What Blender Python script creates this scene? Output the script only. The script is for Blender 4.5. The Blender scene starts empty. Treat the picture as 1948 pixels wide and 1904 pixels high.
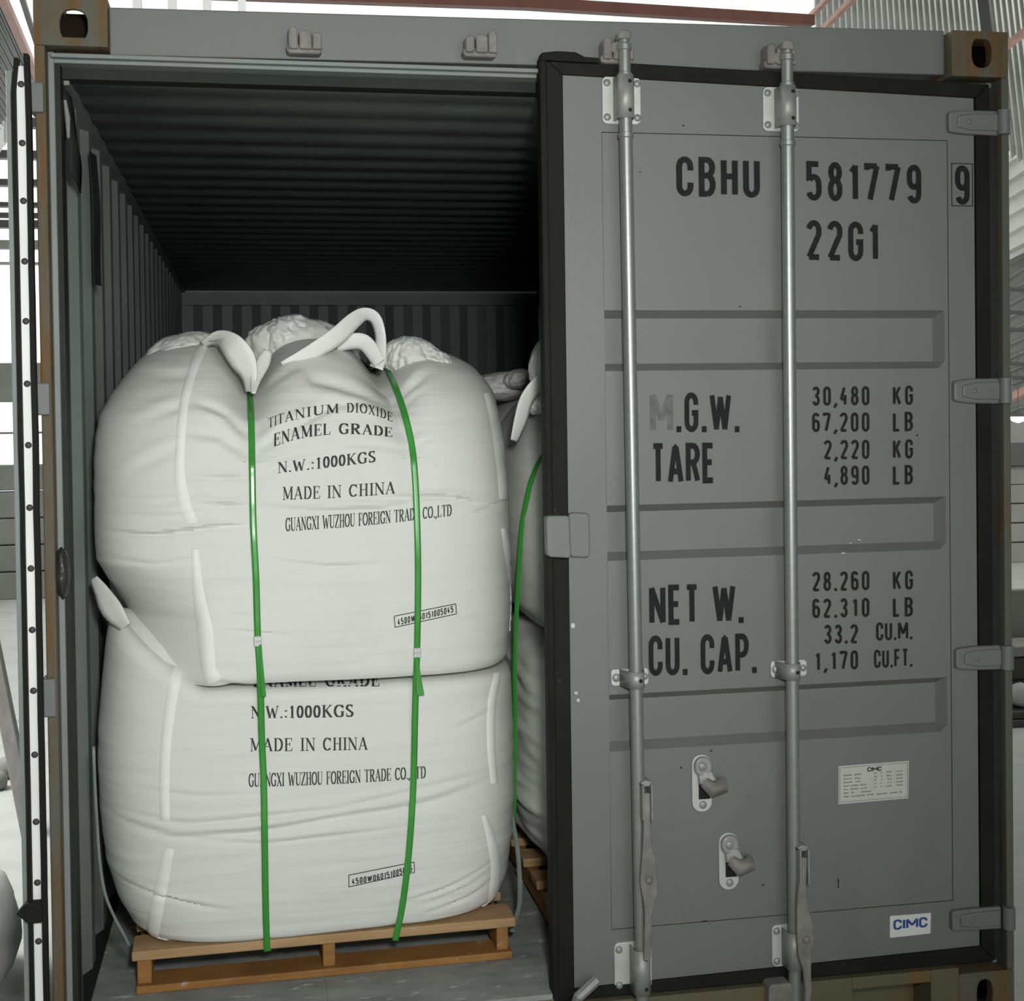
import bpy, bmesh, math, random
import numpy as np
from mathutils import Vector, Matrix, noise
from mathutils.bvhtree import BVHTree

SC = bpy.context.scene
COL = SC.collection
random.seed(7)
PI = math.pi

# ------------------------------------------------------------------ camera
W, H = 1948, 1904
CAM = Vector((0.478794, -3.322658, 1.618576))
YAW, PITCH, ROLL = 0.185394, -0.0195300, -0.0135914
FPX, SHY = 2620.2269, -120.0
_f = Vector((math.sin(YAW)*math.cos(PITCH), math.cos(YAW)*math.cos(PITCH), math.sin(PITCH)))
_r0 = Vector((math.cos(YAW), -math.sin(YAW), 0))
_u0 = _r0.cross(_f)
RGT = _r0*math.cos(ROLL) + _u0*math.sin(ROLL)
UPV = -_r0*math.sin(ROLL) + _u0*math.cos(ROLL)
FWD = _f
cam = bpy.data.cameras.new('camera')
cam_o = bpy.data.objects.new('camera', cam); COL.objects.link(cam_o)
m3 = Matrix((RGT, UPV, -FWD)).transposed()
cam_o.matrix_world = Matrix.Translation(CAM) @ m3.to_4x4()
cam.sensor_fit = 'HORIZONTAL'; cam.sensor_width = 36.0
cam.lens = FPX/W*36.0
cam.shift_y = SHY/W
cam.clip_start = 0.05; cam.clip_end = 200
SC.camera = cam_o

def ray(px, py):
    return (RGT*((px-W/2)/FPX) - UPV*((py-H/2-SHY)/FPX) + FWD)
def at(px, py, Y=None, X=None, Z=None):
    d = ray(px, py)
    if Y is not None: t = (Y-CAM.y)/d.y
    elif X is not None: t = (X-CAM.x)/d.x
    else: t = (Z-CAM.z)/d.z
    return CAM + d*t

# ------------------------------------------------------------------ world, light, exposure
SC.view_settings.view_transform = 'Standard'; SC.view_settings.look = 'None'
SC.view_settings.gamma = 1.0; SC.view_settings.use_curve_mapping = False
SC.view_settings.exposure = 0.0
wd = bpy.data.worlds.new('overcast_sky'); SC.world = wd; wd.use_nodes = True
bg = wd.node_tree.nodes['Background']
bg.inputs[0].default_value = (0.97, 1.0, 0.98, 1); bg.inputs[1].default_value = 1.8
def area(name, loc, target, size, power, col=(1, 1, 1)):
    l = bpy.data.lights.new(name, 'AREA'); l.shape = 'SQUARE'; l.size = size; l.energy = power; l.color = col
    o = bpy.data.objects.new(name, l); COL.objects.link(o); o.location = loc
    o.rotation_euler = (Vector(target)-Vector(loc)).to_track_quat('-Z', 'Y').to_euler()
    return o
def spot(name, loc, target, power, deg, blend, size, col=(1, 1, 0.975)):
    l = bpy.data.lights.new(name, 'SPOT'); l.energy = power; l.color = col; l.spot_size = math.radians(deg); l.spot_blend = blend; l.shadow_soft_size = size
    o = bpy.data.objects.new(name, l); COL.objects.link(o); o.location = loc
    o.rotation_euler = (Vector(target)-Vector(loc)).to_track_quat('-Z', 'Y').to_euler(); return o
spot('flash_light', (0.66, -3.3, 1.95), (0.74, 0, 1.66), 345, 78, 1.0, 0.12)
area('side_gate_daylight', (-2.6, 2.4, 3.6), (-.45, 1.7, 0), 1.6, 230, (1, 1, 0.98))
area('right_roof_fill', (9.5, 4.2, 2.4), (5.5, 8.0, 5.2), 2.0, 260, (1, 1, 0.98))  # added fill lamp that brightens the right roof sheets, no gate behind it
area('entrance_daylight', (3.2, -5.8, 2.9), (0.9, 0, 1.3), 3.6, 28, (0.98, 1, 0.985))
try:
    SC.cycles.use_denoising = True
    SC.cycles.max_bounces = 8; SC.cycles.diffuse_bounces = 4
    SC.cycles.sample_clamp_indirect = 6.0
except Exception: pass

# ------------------------------------------------------------------ materials
def mat(name, col, rough=0.6, metal=0.0, nscale=0.0, namt=0.0, col2=None, stretch=(1, 1, 1), lo=0.4, hi=0.65, bump=0.0, bscale=200, bst=(1, 1, 1), spec=0.5, extra=None):
    m = bpy.data.materials.new(name); m.use_nodes = True
    nt = m.node_tree; b = nt.nodes['Principled BSDF']
    b.inputs['Base Color'].default_value = (*col, 1); b.inputs['Roughness'].default_value = rough
    b.inputs['Metallic'].default_value = metal; b.inputs['Specular IOR Level'].default_value = spec
    tc = nt.nodes.new('ShaderNodeTexCoord')
    last = None
    def noise_mix(prev, c2, scale, st, lo, hi, amt, det=6.0):
        mp = nt.nodes.new('ShaderNodeMapping'); mp.inputs['Scale'].default_value = st
        nt.links.new(tc.outputs['Object'], mp.inputs[0])
        n = nt.nodes.new('ShaderNodeTexNoise'); n.inputs['Scale'].default_value = scale; n.inputs['Detail'].default_value = det; n.inputs['Roughness'].default_value = 0.62
        nt.links.new(mp.outputs[0], n.inputs['Vector'])
        mr = nt.nodes.new('ShaderNodeMapRange'); mr.inputs[1].default_value = lo; mr.inputs[2].default_value = hi; mr.inputs[4].default_value = amt
        nt.links.new(n.outputs['Fac'], mr.inputs[0])
        mx = nt.nodes.new('ShaderNodeMix'); mx.data_type = 'RGBA'
        nt.links.new(mr.outputs[0], mx.inputs[0])
        if prev is None: mx.inputs[6].default_value = (*col, 1)
        else: nt.links.new(prev, mx.inputs[6])
        mx.inputs[7].default_value = (*c2, 1)
        return mx.outputs[2]
    if col2 is not None: last = noise_mix(last, col2, nscale, stretch, lo, hi, namt)
    for e in (extra or []): last = noise_mix(last, *e)
    if last is not None: nt.links.new(last, b.inputs['Base Color'])
    if bump:
        n = nt.nodes.new('ShaderNodeTexNoise'); n.inputs['Scale'].default_value = bscale; n.inputs['Detail'].default_value = 3
        mp = nt.nodes.new('ShaderNodeMapping'); mp.inputs['Scale'].default_value = bst
        nt.links.new(tc.outputs['Object'], mp.inputs[0]); nt.links.new(mp.outputs[0], n.inputs['Vector'])
        bp = nt.nodes.new('ShaderNodeBump'); bp.inputs['Strength'].default_value = bump; bp.inputs['Distance'].default_value = 0.004
        nt.links.new(n.outputs['Fac'], bp.inputs['Height']); nt.links.new(bp.outputs[0], b.inputs['Normal'])
    return m

GREY = (0.136, 0.146, 0.140)
SPOT = ((0.075, 0.08, 0.075), 190.0, (1, 1, 1), 0.74, 0.78, 0.8, 2.0)
M = {}
M['paint'] = mat('grey_container_paint', GREY, 0.5, nscale=3.0, namt=0.35, col2=(0.158, 0.168, 0.162), bump=0.05, bscale=160, extra=[SPOT, ((0.105, 0.112, 0.108), 6.0, (1, 1, 0.25), 0.55, 0.8, 0.5, 6.0)])
M['paint_in'] = mat('grey_interior_paint', (0.19, 0.215, 0.205), 0.55, nscale=4.0, namt=0.5, col2=(0.14, 0.16, 0.152), bump=0.05)
M['paint_in_shaded'] = mat('shaded_interior_paint', (0.13, 0.155, 0.147), 0.5, nscale=4.0, namt=0.5, col2=(0.09, 0.10, 0.098))  # interior paint made darker: dimness of roof and far end is in the colour
M['dark'] = mat('dark_parts_and_recess_shade', (0.016, 0.02, 0.018), 0.65, nscale=6, namt=0.4, col2=(0.03, 0.035, 0.032), spec=.2)  # near-black for dark parts, also paints the shade in recesses
M['rust'] = mat('rust_streaked_grey_paint', (0.105, 0.105, 0.082), 0.75, spec=.25, nscale=9.0, namt=0.95, col2=(0.15, 0.062, 0.008), stretch=(1.6, 1.6, 0.22), lo=0.46, hi=0.62, bump=0.12, bscale=90, extra=[((0.10, 0.066, 0.014), 14.0, (1, 1, 0.3), 0.5, 0.7, 0.7, 5.0)])
M['rust_light'] = mat('olive_grey_paint_with_rust', (0.098, 0.103, 0.082), 0.75, spec=.25, nscale=8.0, namt=0.9, col2=(0.13, 0.058, 0.010), stretch=(1.6, 1.6, 0.22), lo=0.55, hi=0.7, bump=0.12, bscale=90)
M['cavity_shade'] = mat('dark_brown_cavity_shade', (0.014, 0.010, 0.007), 0.9, spec=.1)
M['sillrust'] = mat('olive_rusty_sill_paint', (0.10, 0.095, 0.055), 0.75, nscale=7.0, namt=0.9, col2=(0.16, 0.08, 0.02), stretch=(1.5, 1, 0.5), lo=0.5, hi=0.68, bump=0.1, bscale=90)
M['rubber'] = mat('black_rubber', (0.008, 0.0085, 0.0075), 0.65, nscale=5.0, namt=0.6, col2=(0.016, 0.016, 0.012), spec=.15)
M['rubber_dusty'] = mat('dusty_black_rubber', (0.010, 0.010, 0.0085), 0.7, nscale=6.0, namt=0.5, col2=(0.018, 0.018, 0.015), spec=.15, extra=[((0.12, 0.13, 0.125), 16.0, (1, 1, 1), 0.68, 0.78, 0.5, 5.0)])
M['galv'] = mat('galvanised_steel', (0.27, 0.295, 0.275), 0.36, 0.6, nscale=60.0, namt=0.5, col2=(0.34, 0.365, 0.345), bump=0.05, bscale=250)
M['galvmatte'] = mat('matte_galvanised_steel', (0.30, 0.315, 0.30), 0.5, 0.35, nscale=30.0, namt=0.6, col2=(0.22, 0.22, 0.20))
M['zinc'] = mat('bright_zinc_plate', (0.50, 0.52, 0.49), 0.45, 0.2, nscale=20.0, namt=0.5, col2=(0.40, 0.41, 0.38))
M['castiron'] = mat('dusty_cast_steel', (0.15, 0.145, 0.13), 0.7, 0.1, nscale=18.0, namt=0.8, col2=(0.26, 0.25, 0.23), bump=0.2, bscale=70)
M['hole'] = mat('black_hole', (0.006, 0.006, 0.006), 0.9)
M['black_ink'] = mat('black_ink', (0.012, 0.014, 0.014), 0.75, spec=0.15, nscale=40.0, namt=0.3, col2=(0.03, 0.034, 0.033))
M['faded_ink'] = mat('faded_grey_ink', (0.075, 0.078, 0.074), 0.6, nscale=60.0, namt=0.7, col2=(0.14, 0.14, 0.135))
M['bag_ink'] = mat('bag_print_ink', (0.016, 0.018, 0.017), 0.7, nscale=120.0, namt=0.5, col2=(0.05, 0.05, 0.048))
M['blue_ink'] = mat('blue_ink', (0.02, 0.065, 0.23), 0.5)
M['plate'] = mat('off_white_plate', (0.46, 0.475, 0.43), 0.5, nscale=20.0, namt=0.4, col2=(0.38, 0.38, 0.31))
M['platelabel'] = mat('white_sticker', (0.62, 0.64, 0.62), 0.5, nscale=20.0, namt=0.4, col2=(0.52, 0.52, 0.48))
M['bag'] = mat('white_woven_polypropylene', (0.635, 0.645, 0.61), 0.65, nscale=3.0, namt=0.5, col2=(0.59, 0.60, 0.57), bump=0.7, bscale=7, bst=(.6, .6, 8), spec=0.25, extra=[((0.54, 0.545, 0.49), 5.0, (1, 1, 1), 0.62, 0.8, 0.35, 6.0)])
M['bag_lightened'] = mat('lightened_woven_polypropylene', (0.70, 0.71, 0.675), 0.65, nscale=3.0, namt=0.5, col2=(0.62, 0.63, 0.60), bump=0.7, bscale=5, bst=(.7, .7, 9), spec=0.3)  # same cloth as the front bags, lightened to offset the blocked flash
M['webbing'] = mat('white_webbing', (0.74, 0.75, 0.725), 0.6, nscale=30.0, namt=0.4, col2=(0.68, 0.69, 0.665), bump=0.15, bscale=300, spec=0.3)
M['liner'] = mat('thin_white_liner_cloth', (0.60, 0.61, 0.59), 0.45, nscale=8.0, namt=0.5, col2=(0.5, 0.51, 0.49), bump=0.15, bscale=60)
M['green'] = mat('green_polyester_strap', (0.035, 0.235, 0.030), 0.28, nscale=12.0, namt=0.6, col2=(0.06, 0.32, 0.06), stretch=(1, 1, 0.35))
M['greydust'] = mat('dusty_grey_green_strap', (0.13, 0.17, 0.15), 0.45, nscale=12, namt=0.6, col2=(0.22, 0.25, 0.23))
M['seal'] = mat('crimped_metal_seal', (0.42, 0.42, 0.42), 0.35, 0.8)
M['wood'] = mat('pale_pallet_wood', (0.40, 0.265, 0.135), 0.75, nscale=5.0, namt=0.85, col2=(0.27, 0.155, 0.06), stretch=(0.5, 4, 9), lo=0.38, hi=0.66, bump=0.15, bscale=60, extra=[((0.45, 0.42, 0.36), 9.0, (1, 1, 1), 0.6, 0.75, 0.8, 5.0)])
M['wood2'] = mat('orange_brown_pallet_wood', (0.30, 0.145, 0.035), 0.75, nscale=6.0, namt=0.8, col2=(0.20, 0.09, 0.025), stretch=(1, 1, 5), bump=0.15, bscale=60, extra=[((0.4, 0.38, 0.33), 14.0, (1, 1, 1), 0.64, 0.74, 0.8, 5.0)])
M['deck'] = mat('dusty_plywood_floor', (0.29, 0.305, 0.29), 0.8, nscale=9.0, namt=0.8, col2=(0.17, 0.18, 0.172), stretch=(0.7, 1.6, 1), bump=0.1, bscale=80, extra=[((0.62, 0.64, 0.62), 26.0, (0.6, 1.3, 1), 0.60, 0.70, 0.85, 7.0)])
M['concrete'] = mat('pale_dusty_concrete', (0.40, 0.41, 0.385), 0.85, nscale=6.0, namt=0.6, col2=(0.31, 0.32, 0.30), bump=0.35, bscale=14)
M['block'] = mat('grey_block_wall', (0.25, 0.255, 0.23), 0.85, nscale=2.0, namt=0.7, col2=(0.19, 0.19, 0.165), bump=0.2, bscale=20)
M['tin'] = mat('corrugated_tin', (0.66, 0.665, 0.64), 0.5, 0.1, nscale=1.5, namt=0.7, col2=(0.48, 0.48, 0.455))
M['tindark'] = mat('grey_corrugated_tin', (0.17, 0.175, 0.168), 0.5, 0.2, nscale=1.5, namt=0.6, col2=(0.22, 0.225, 0.22))
M['steelred'] = mat('red_oxide_steel', (0.19, 0.075, 0.055), 0.6, nscale=8.0, namt=0.7, col2=(0.12, 0.05, 0.04))
M['steelpink'] = mat('pinkish_primer_steel', (0.42, 0.24, 0.20), 0.6, nscale=8.0, namt=0.7, col2=(0.3, 0.17, 0.14))
M['steeldark'] = mat('dark_steel', (0.05, 0.05, 0.048), 0.6)
M['timber'] = mat('weathered_timber', (0.25, 0.24, 0.225), 0.8, nscale=6.0, namt=0.7, col2=(0.16, 0.15, 0.14), stretch=(3, 3, 0.4))
M['bluegrey'] = mat('blue_grey_door_edge', (0.22, 0.265, 0.255), 0.5, nscale=5.0, namt=0.5, col2=(0.17, 0.2, 0.19))
M['alu'] = mat('bare_aluminium_strip', (0.86, 0.87, 0.86), 0.45, 0.0, nscale=8.0, namt=0.6, col2=(0.7, 0.71, 0.7), stretch=(1, 1, 0.3))
M['grit'] = mat('oily_black_grime', (0.025, 0.024, 0.022), 0.35, bump=0.5, bscale=90)
m = bpy.data.materials.new('translucent_roof_sheet'); m.use_nodes = True
nt = m.node_tree; nt.nodes.clear()
o_ = nt.nodes.new('ShaderNodeOutputMaterial'); t_ = nt.nodes.new('ShaderNodeBsdfTranslucent'); t_.inputs[0].default_value = (0.86, 0.88, 0.84, 1)
nt.links.new(t_.outputs[0], o_.inputs[0]); M['skylight'] = m
m = bpy.data.materials.new('lit_lamp_glass'); m.use_nodes = True
b_ = m.node_tree.nodes['Principled BSDF']; b_.inputs['Emission Color'].default_value = (1, 0.97, 0.9, 1); b_.inputs['Emission Strength'].default_value = 6
M['lamp'] = m

# ------------------------------------------------------------------ mesh helpers
class MB:
    def __init__(s): s.v = []; s.f = []
    def add(s, vs, fs):
        o = len(s.v); s.v += [tuple(v) for v in vs]; s.f += [tuple(i+o for i in f) for f in fs]; return s
    def box(s, x0, x1, y0, y1, z0, z1):
        vs = [(x, y, z) for z in (z0, z1) for y in (y0, y1) for x in (x0, x1)]
        return s.add(vs, [(0, 2, 3, 1), (4, 5, 7, 6), (0, 1, 5, 4), (2, 6, 7, 3), (0, 4, 6, 2), (1, 3, 7, 5)])
    def hexa(s, bot, top):   # two quads, same winding
        return s.add(list(bot)+list(top), [(3, 2, 1, 0), (4, 5, 6, 7)]+[(i, (i+1) % 4, 4+(i+1) % 4, 4+i) for i in range(4)])
    def prism(s, pts, y0, y1):  # outline in x,z extruded in y
        n = len(pts)
        vs = [(p[0], y0, p[1]) for p in pts]+[(p[0], y1, p[1]) for p in pts]
        return s.add(vs, [tuple(range(n)), tuple(range(2*n-1, n-1, -1))]+[(i, n+i, n+(i+1) % n, (i+1) % n) for i in range(n)])
    def grid(s, P, closed_u=False):  # P[j][i]
        nj, ni = len(P), len(P[0]); vs = [p for row in P for p in row]; fs = []
        for j in range(nj-1):
            for i in range(ni if closed_u else ni-1):
                i2 = (i+1) % ni
                fs.append((j*ni+i, j*ni+i2, (j+1)*ni+i2, (j+1)*ni+i))
        return s.add(vs, fs)
    def tube(s, path, rad, n=16, caps=True):
        path = [Vector(p) for p in path]; R = rad if isinstance(rad, (list, tuple)) else [rad]*len(path)
        rings = []; ref = None
        for k, p in enumerate(path):
            d = (path[min(k+1, len(path)-1)]-path[max(k-1, 0)]).normalized()
            if ref is None: ref = d.orthogonal().normalized()
            ref = (ref-d*ref.dot(d)).normalized(); b = d.cross(ref)
            rings.append([p+ref*(R[k]*math.cos(2*PI*i/n))+b*(R[k]*math.sin(2*PI*i/n)) for i in range(n)])
        s.grid(rings, True)
        if caps:
            o = len(s.v); L = len(path)
            s.f.append(tuple(o-L*n+i for i in range(n-1, -1, -1))); s.f.append(tuple(o-n+i for i in range(n)))
        return s
    def lathe_z(s, cx, cy, prof, n=20):  # prof: (z, r)
        return s.tube([(cx, cy, z) for z, r in prof], [r for z, r in prof], n)
    def dome(s, c, r, h, n=12, axis=(0, -1, 0)):
        a = Vector(axis).normalized(); u = a.orthogonal().normalized(); w = a.cross(u); c = Vector(c)
        rings = []
        for k in range(5):
            t = k/4*PI/2; rr = r*math.cos(t)+1e-5; hh = h*math.sin(t)
            rings.append([c+a*hh+(u*math.cos(2*PI*i/n)+w*math.sin(2*PI*i/n))*rr for i in range(n)])
        s.grid(rings, True); o = len(s.v)-5*n
        s.f.append(tuple(o+i for i in range(n-1, -1, -1))); s.f.append(tuple(o+4*n+i for i in range(n)))
        return s
    def build(s, name, material, parent=None, smooth=False, bevel=0.0, seg=2, fixn=True, origin=None):
        me = bpy.data.meshes.new(name)
        v = s.v
        if origin is not None:
            ox, oy, oz = origin; v = [(a-ox, b-oy, c-oz) for a, b, c in v]
        me.from_pydata(v, [], s.f); me.update()
        if fixn:
            bm = bmesh.new(); bm.from_mesh(me); bmesh.ops.recalc_face_normals(bm, faces=bm.faces); bm.to_mesh(me); bm.free()
        me.materials.append(M[material] if isinstance(material, str) else material)
        if smooth:
            for p in me.polygons: p.use_smooth = True
            try: me.set_sharp_from_angle(angle=math.radians(42))
            except Exception: pass
        o = bpy.data.objects.new(name, me); COL.objects.link(o)
        if bevel:
            b = o.modifiers.new('bevel', 'BEVEL'); b.width = bevel; b.segments = seg; b.limit_method = 'ANGLE'; b.angle_limit = math.radians(40)
        if parent is not None:
            o.parent = parent
            wl = Vector((0, 0, 0)); p = parent
            while p is not None: wl += p.location; p = p.parent
            o.location = Vector(origin if origin is not None else (0, 0, 0)) - wl
        elif origin is not None: o.location = origin
        return o

def tag(o, label=None, cat=None, group=None, kind=None):
    if label: o['label'] = label
    if cat: o['category'] = cat
    if group: o['group'] = group
    if kind: o['kind'] = kind
    return o
def thing(name, loc, label, cat, group=None):
    o = bpy.data.objects.new(name, None); COL.objects.link(o); o.location = loc; o.empty_display_size = 0.1
    return tag(o, label, cat, group)
def lerp(a, b, t): return a+(b-a)*t
def interp(tab, z):
    if z <= tab[0][0]: return tab[0][1:]
    for a, b in zip(tab, tab[1:]):
        if z <= b[0]:
            t = (z-a[0])/(b[0]-a[0]); return tuple(lerp(p, q, t) for p, q in zip(a[1:], b[1:]))
    return tab[-1][1:]
def spline(pts, n):
    pts = [Vector(p) for p in pts]; out = []
    P = [pts[0]*2-pts[1]]+pts+[pts[-1]*2-pts[-2]]
    for k in range(n):
        t = k/(n-1)*(len(pts)-1); i = min(int(t), len(pts)-2); u = t-i
        a, b, c, d = P[i], P[i+1], P[i+2], P[i+3]
        out.append(0.5*((2*b)+(c-a)*u+(2*a-5*b+4*c-d)*u*u+(3*b-a-3*c+d)*u*u*u))
    return out
def rrect(x0, x1, z0, z1, r, n=6):
    out = []
    for cx, cz, a in ((x1-r, z1-r, 0), (x0+r, z1-r, 90), (x0+r, z0+r, 180), (x1-r, z0+r, 270)):
        for k in range(n+1):
            t = math.radians(a+90*k/n); out.append((cx+r*math.cos(t), cz+r*math.sin(t)))
    return out

# ------------------------------------------------------------------ lettering
def arc(cx, cy, rx, ry, a0, a1, n=8):
    return [(cx+rx*math.cos(math.radians(lerp(a0, a1, k/n))), cy+ry*math.sin(math.radians(lerp(a0, a1, k/n)))) for k in range(n+1)]
q = 0.21
SANS = {  # centre lines in a unit cell, width factor
 'C': (.42, [[(1, .68), (1, 1-q)]+arc(.5, 1-q, .5, q, 0, 180)+arc(.5, q, .5, q, 180, 360)+[(1, .32)]]),
 'B': (.42, [[(.5, 0), (0, 0), (0, 1), (.5, 1)]+arc(.5, .77, .46, .23, 90, -90)+[(0, .54)], [(.5, .54)]+arc(.5, .27, .5, .27, 90, -90)]),
 'H': (.42, [[(0, 0), (0, 1)], [(1, 0), (1, 1)], [(0, .53), (1, .53)]]),
 'U': (.42, [[(0, 1), (0, q)]+arc(.5, q, .5, q, 180, 360)+[(1, 1)]]),
 '0': (.40, [arc(.5, 1-q, .5, q, 0, 180)+arc(.5, q, .5, q, 180, 360)+[(1, 1-q)]]),
 '1': (.26, [[(.05, .80), (1, .98)], [(.95, 1), (.95, 0)]]),
 '2': (.42, [arc(.5, 1-q, .5, q, 170, 0)+[(.98, .66), (0, .0), (1, 0)]]),
 '3': (.40, [arc(.5, .78, .48, .22, 160, -70)+[(.4, .54)], [(.45, .54)]+arc(.5, .25, .5, .25, 80, -165)]),
 '4': (.42, [[(.62, 1), (0, .3), (1, .3)], [(.74, .55), (.74, 0)]]),
 '5': (.42, [[(.95, 1), (.02, 1), (.02, .55)]+arc(.5, .42, .48, .2, 150, 0)+arc(.5, q, .5, q, 0, -165)]),
 '6': (.40, [arc(.5, 1-q, .5, q, 20, 180)+arc(.5, q, .5, q, 180, 360)+[(1, .38)]+arc(.5, .38, .5, q, 0, 180)]),
 '7': (.42, [[(0, .88), (0, 1), (1, 1), (.3, 0)]]),
 '8': (.40, [arc(.5, .77, .45, .23, -90, 270, 16), arc(.5, .27, .5, .27, -90, 270, 16)]),
 '9': (.40, [arc(.5, q, .5, q, 200, 360)+arc(.5, 1-q, .5, q, 0, 180)+[(0, .62)]+arc(.5, .62, .5, q, 180, 360)]),
 'G': (.42, [[(1, .72), (1, 1-q)]+arc(.5, 1-q, .5, q, 0, 180)+arc(.5, q, .5, q, 180, 360)+[(1, .48), (.55, .48)]]),
 'M': (.60, [[(0, 0), (0, 1), (.5, .3), (1, 1), (1, 0)]]),
 'W': (.66, [[(0, 1), (.25, 0), (.5, .95), (.75, 0), (1, 1)]]),
 'T': (.42, [[(0, 1), (1, 1)], [(.5, 1), (.5, 0)]]),
 'A': (.46, [[(0, -.02), (.44, .98)], [(.56, .98), (1, -.02)], [(.17, .27), (.83, .27)], [(.38, .96), (.62, .96)]]),
 'R': (.42, [[(0, 0), (0, 1), (.5, 1)]+arc(.5, .76, .5, .24, 90, -90)+[(0, .52)], [(.55, .52), (1, 0)]]),
 'E': (.38, [[(1, 1), (0, 1), (0, 0), (1, 0)], [(0, .52), (.88, .52)]]),
 'N': (.46, [[(0, 0), (0, 1), (1, 0), (1, 1)]]),
 'P': (.42, [[(0, 0), (0, 1), (.5, 1)]+arc(.5, .73, .5, .27, 90, -90)+[(0, .46)]]),
 'K': (.44, [[(0, 0), (0, 1)], [(1, 1), (.05, .38)], [(.35, .6), (1, 0)]]),
 'L': (.38, [[(0, 1), (0, 0), (1, 0)]]),
 'F': (.38, [[(0, 0), (0, 1), (1, 1)], [(0, .52), (.88, .52)]]),
 'I': (.14, [[(.5, 0), (.5, 1)]]),
 '.': (.15, [[(.5, 0), (.5, .15)]]), ',': (.14, [[(.9, .1), (.1, -.12)]]), ' ': (.22, []),
}
def stroke_quads(path, hw, step=0.14):
    """offset a polyline into mitred quads"""
    P = [Vector((a, b)) for a, b in path]; out = []
    Q = [P[0]]
    for a, b in zip(P, P[1:]):
        L = (b-a).length
        if L < 1e-6: continue
        n = max(1, int(math.ceil(L/step)))
        for k in range(1, n+1): Q.append(a.lerp(b, k/n))
    P = Q; closed = (P[0]-P[-1]).length < 1e-4 and len(P) > 3
    if closed: P = P[:-1]
    N = len(P); L_, R_ = [], []
    for i in range(N):
        if closed: a, b, c = P[i-1], P[i], P[(i+1) % N]
        else: a, b, c = P[max(i-1, 0)], P[i], P[min(i+1, N-1)]
        d1 = (b-a) if (b-a).length > 1e-9 else (c-b); d2 = (c-b) if (c-b).length > 1e-9 else d1
        d1.normalize(); d2.normalize()
        n1 = Vector((-d1.y, d1.x)); n2 = Vector((-d2.y, d2.x)); mm = n1+n2
        if mm.length < 0.25: mm = n1
        mm.normalize(); k = hw/max(0.42, mm.dot(n1))
        L_.append(b+mm*k); R_.append(b-mm*k)
    for i in range(N if closed else N-1):
        j = (i+1) % N; out.append([L_[i], R_[i], R_[j], L_[j]])
    return out
WORDS = []
def split_sharp(path):
    out = [[path[0]]]
    for i in range(1, len(path)):
        out[-1].append(path[i])
        if i < len(path)-1:
            a, b, c = Vector(path[i-1]), Vector(path[i]), Vector(path[i+1])
            d1, d2 = b-a, c-b
            if d1.length > 1e-6 and d2.length > 1e-6 and d1.angle(d2) > math.radians(97): out.append([path[i]])
    return out
def sans_line(text, sw=0.145, gap=0.13, mono=None, wscale=1.0):
    """polygons in units of cap height, and total width"""
    x = 0.0; polys = []; WORDS.clear(); wi = 0
    for ch in text:
        wi += ch == ' '
        w, paths = SANS[ch]; w *= wscale
        cell = mono if (mono and ch not in '.,') else w
        x0 = x+(cell-w)/2
        for p in paths:
            if ch in '.,': pp = [(x0+a*w, b*1.0+ (0.02 if ch == ',' else 0.0)) for a, b in p]
            else: pp = [(x0+sw/2+a*max(w-sw, 0.001), sw/2+b*(1-sw)) for a, b in p]
            for p2 in split_sharp(pp): polys += stroke_quads(p2, sw/2)
        WORDS.extend([wi]*(len(polys)-len(WORDS))); x += cell+gap
    return polys, x-gap

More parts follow.
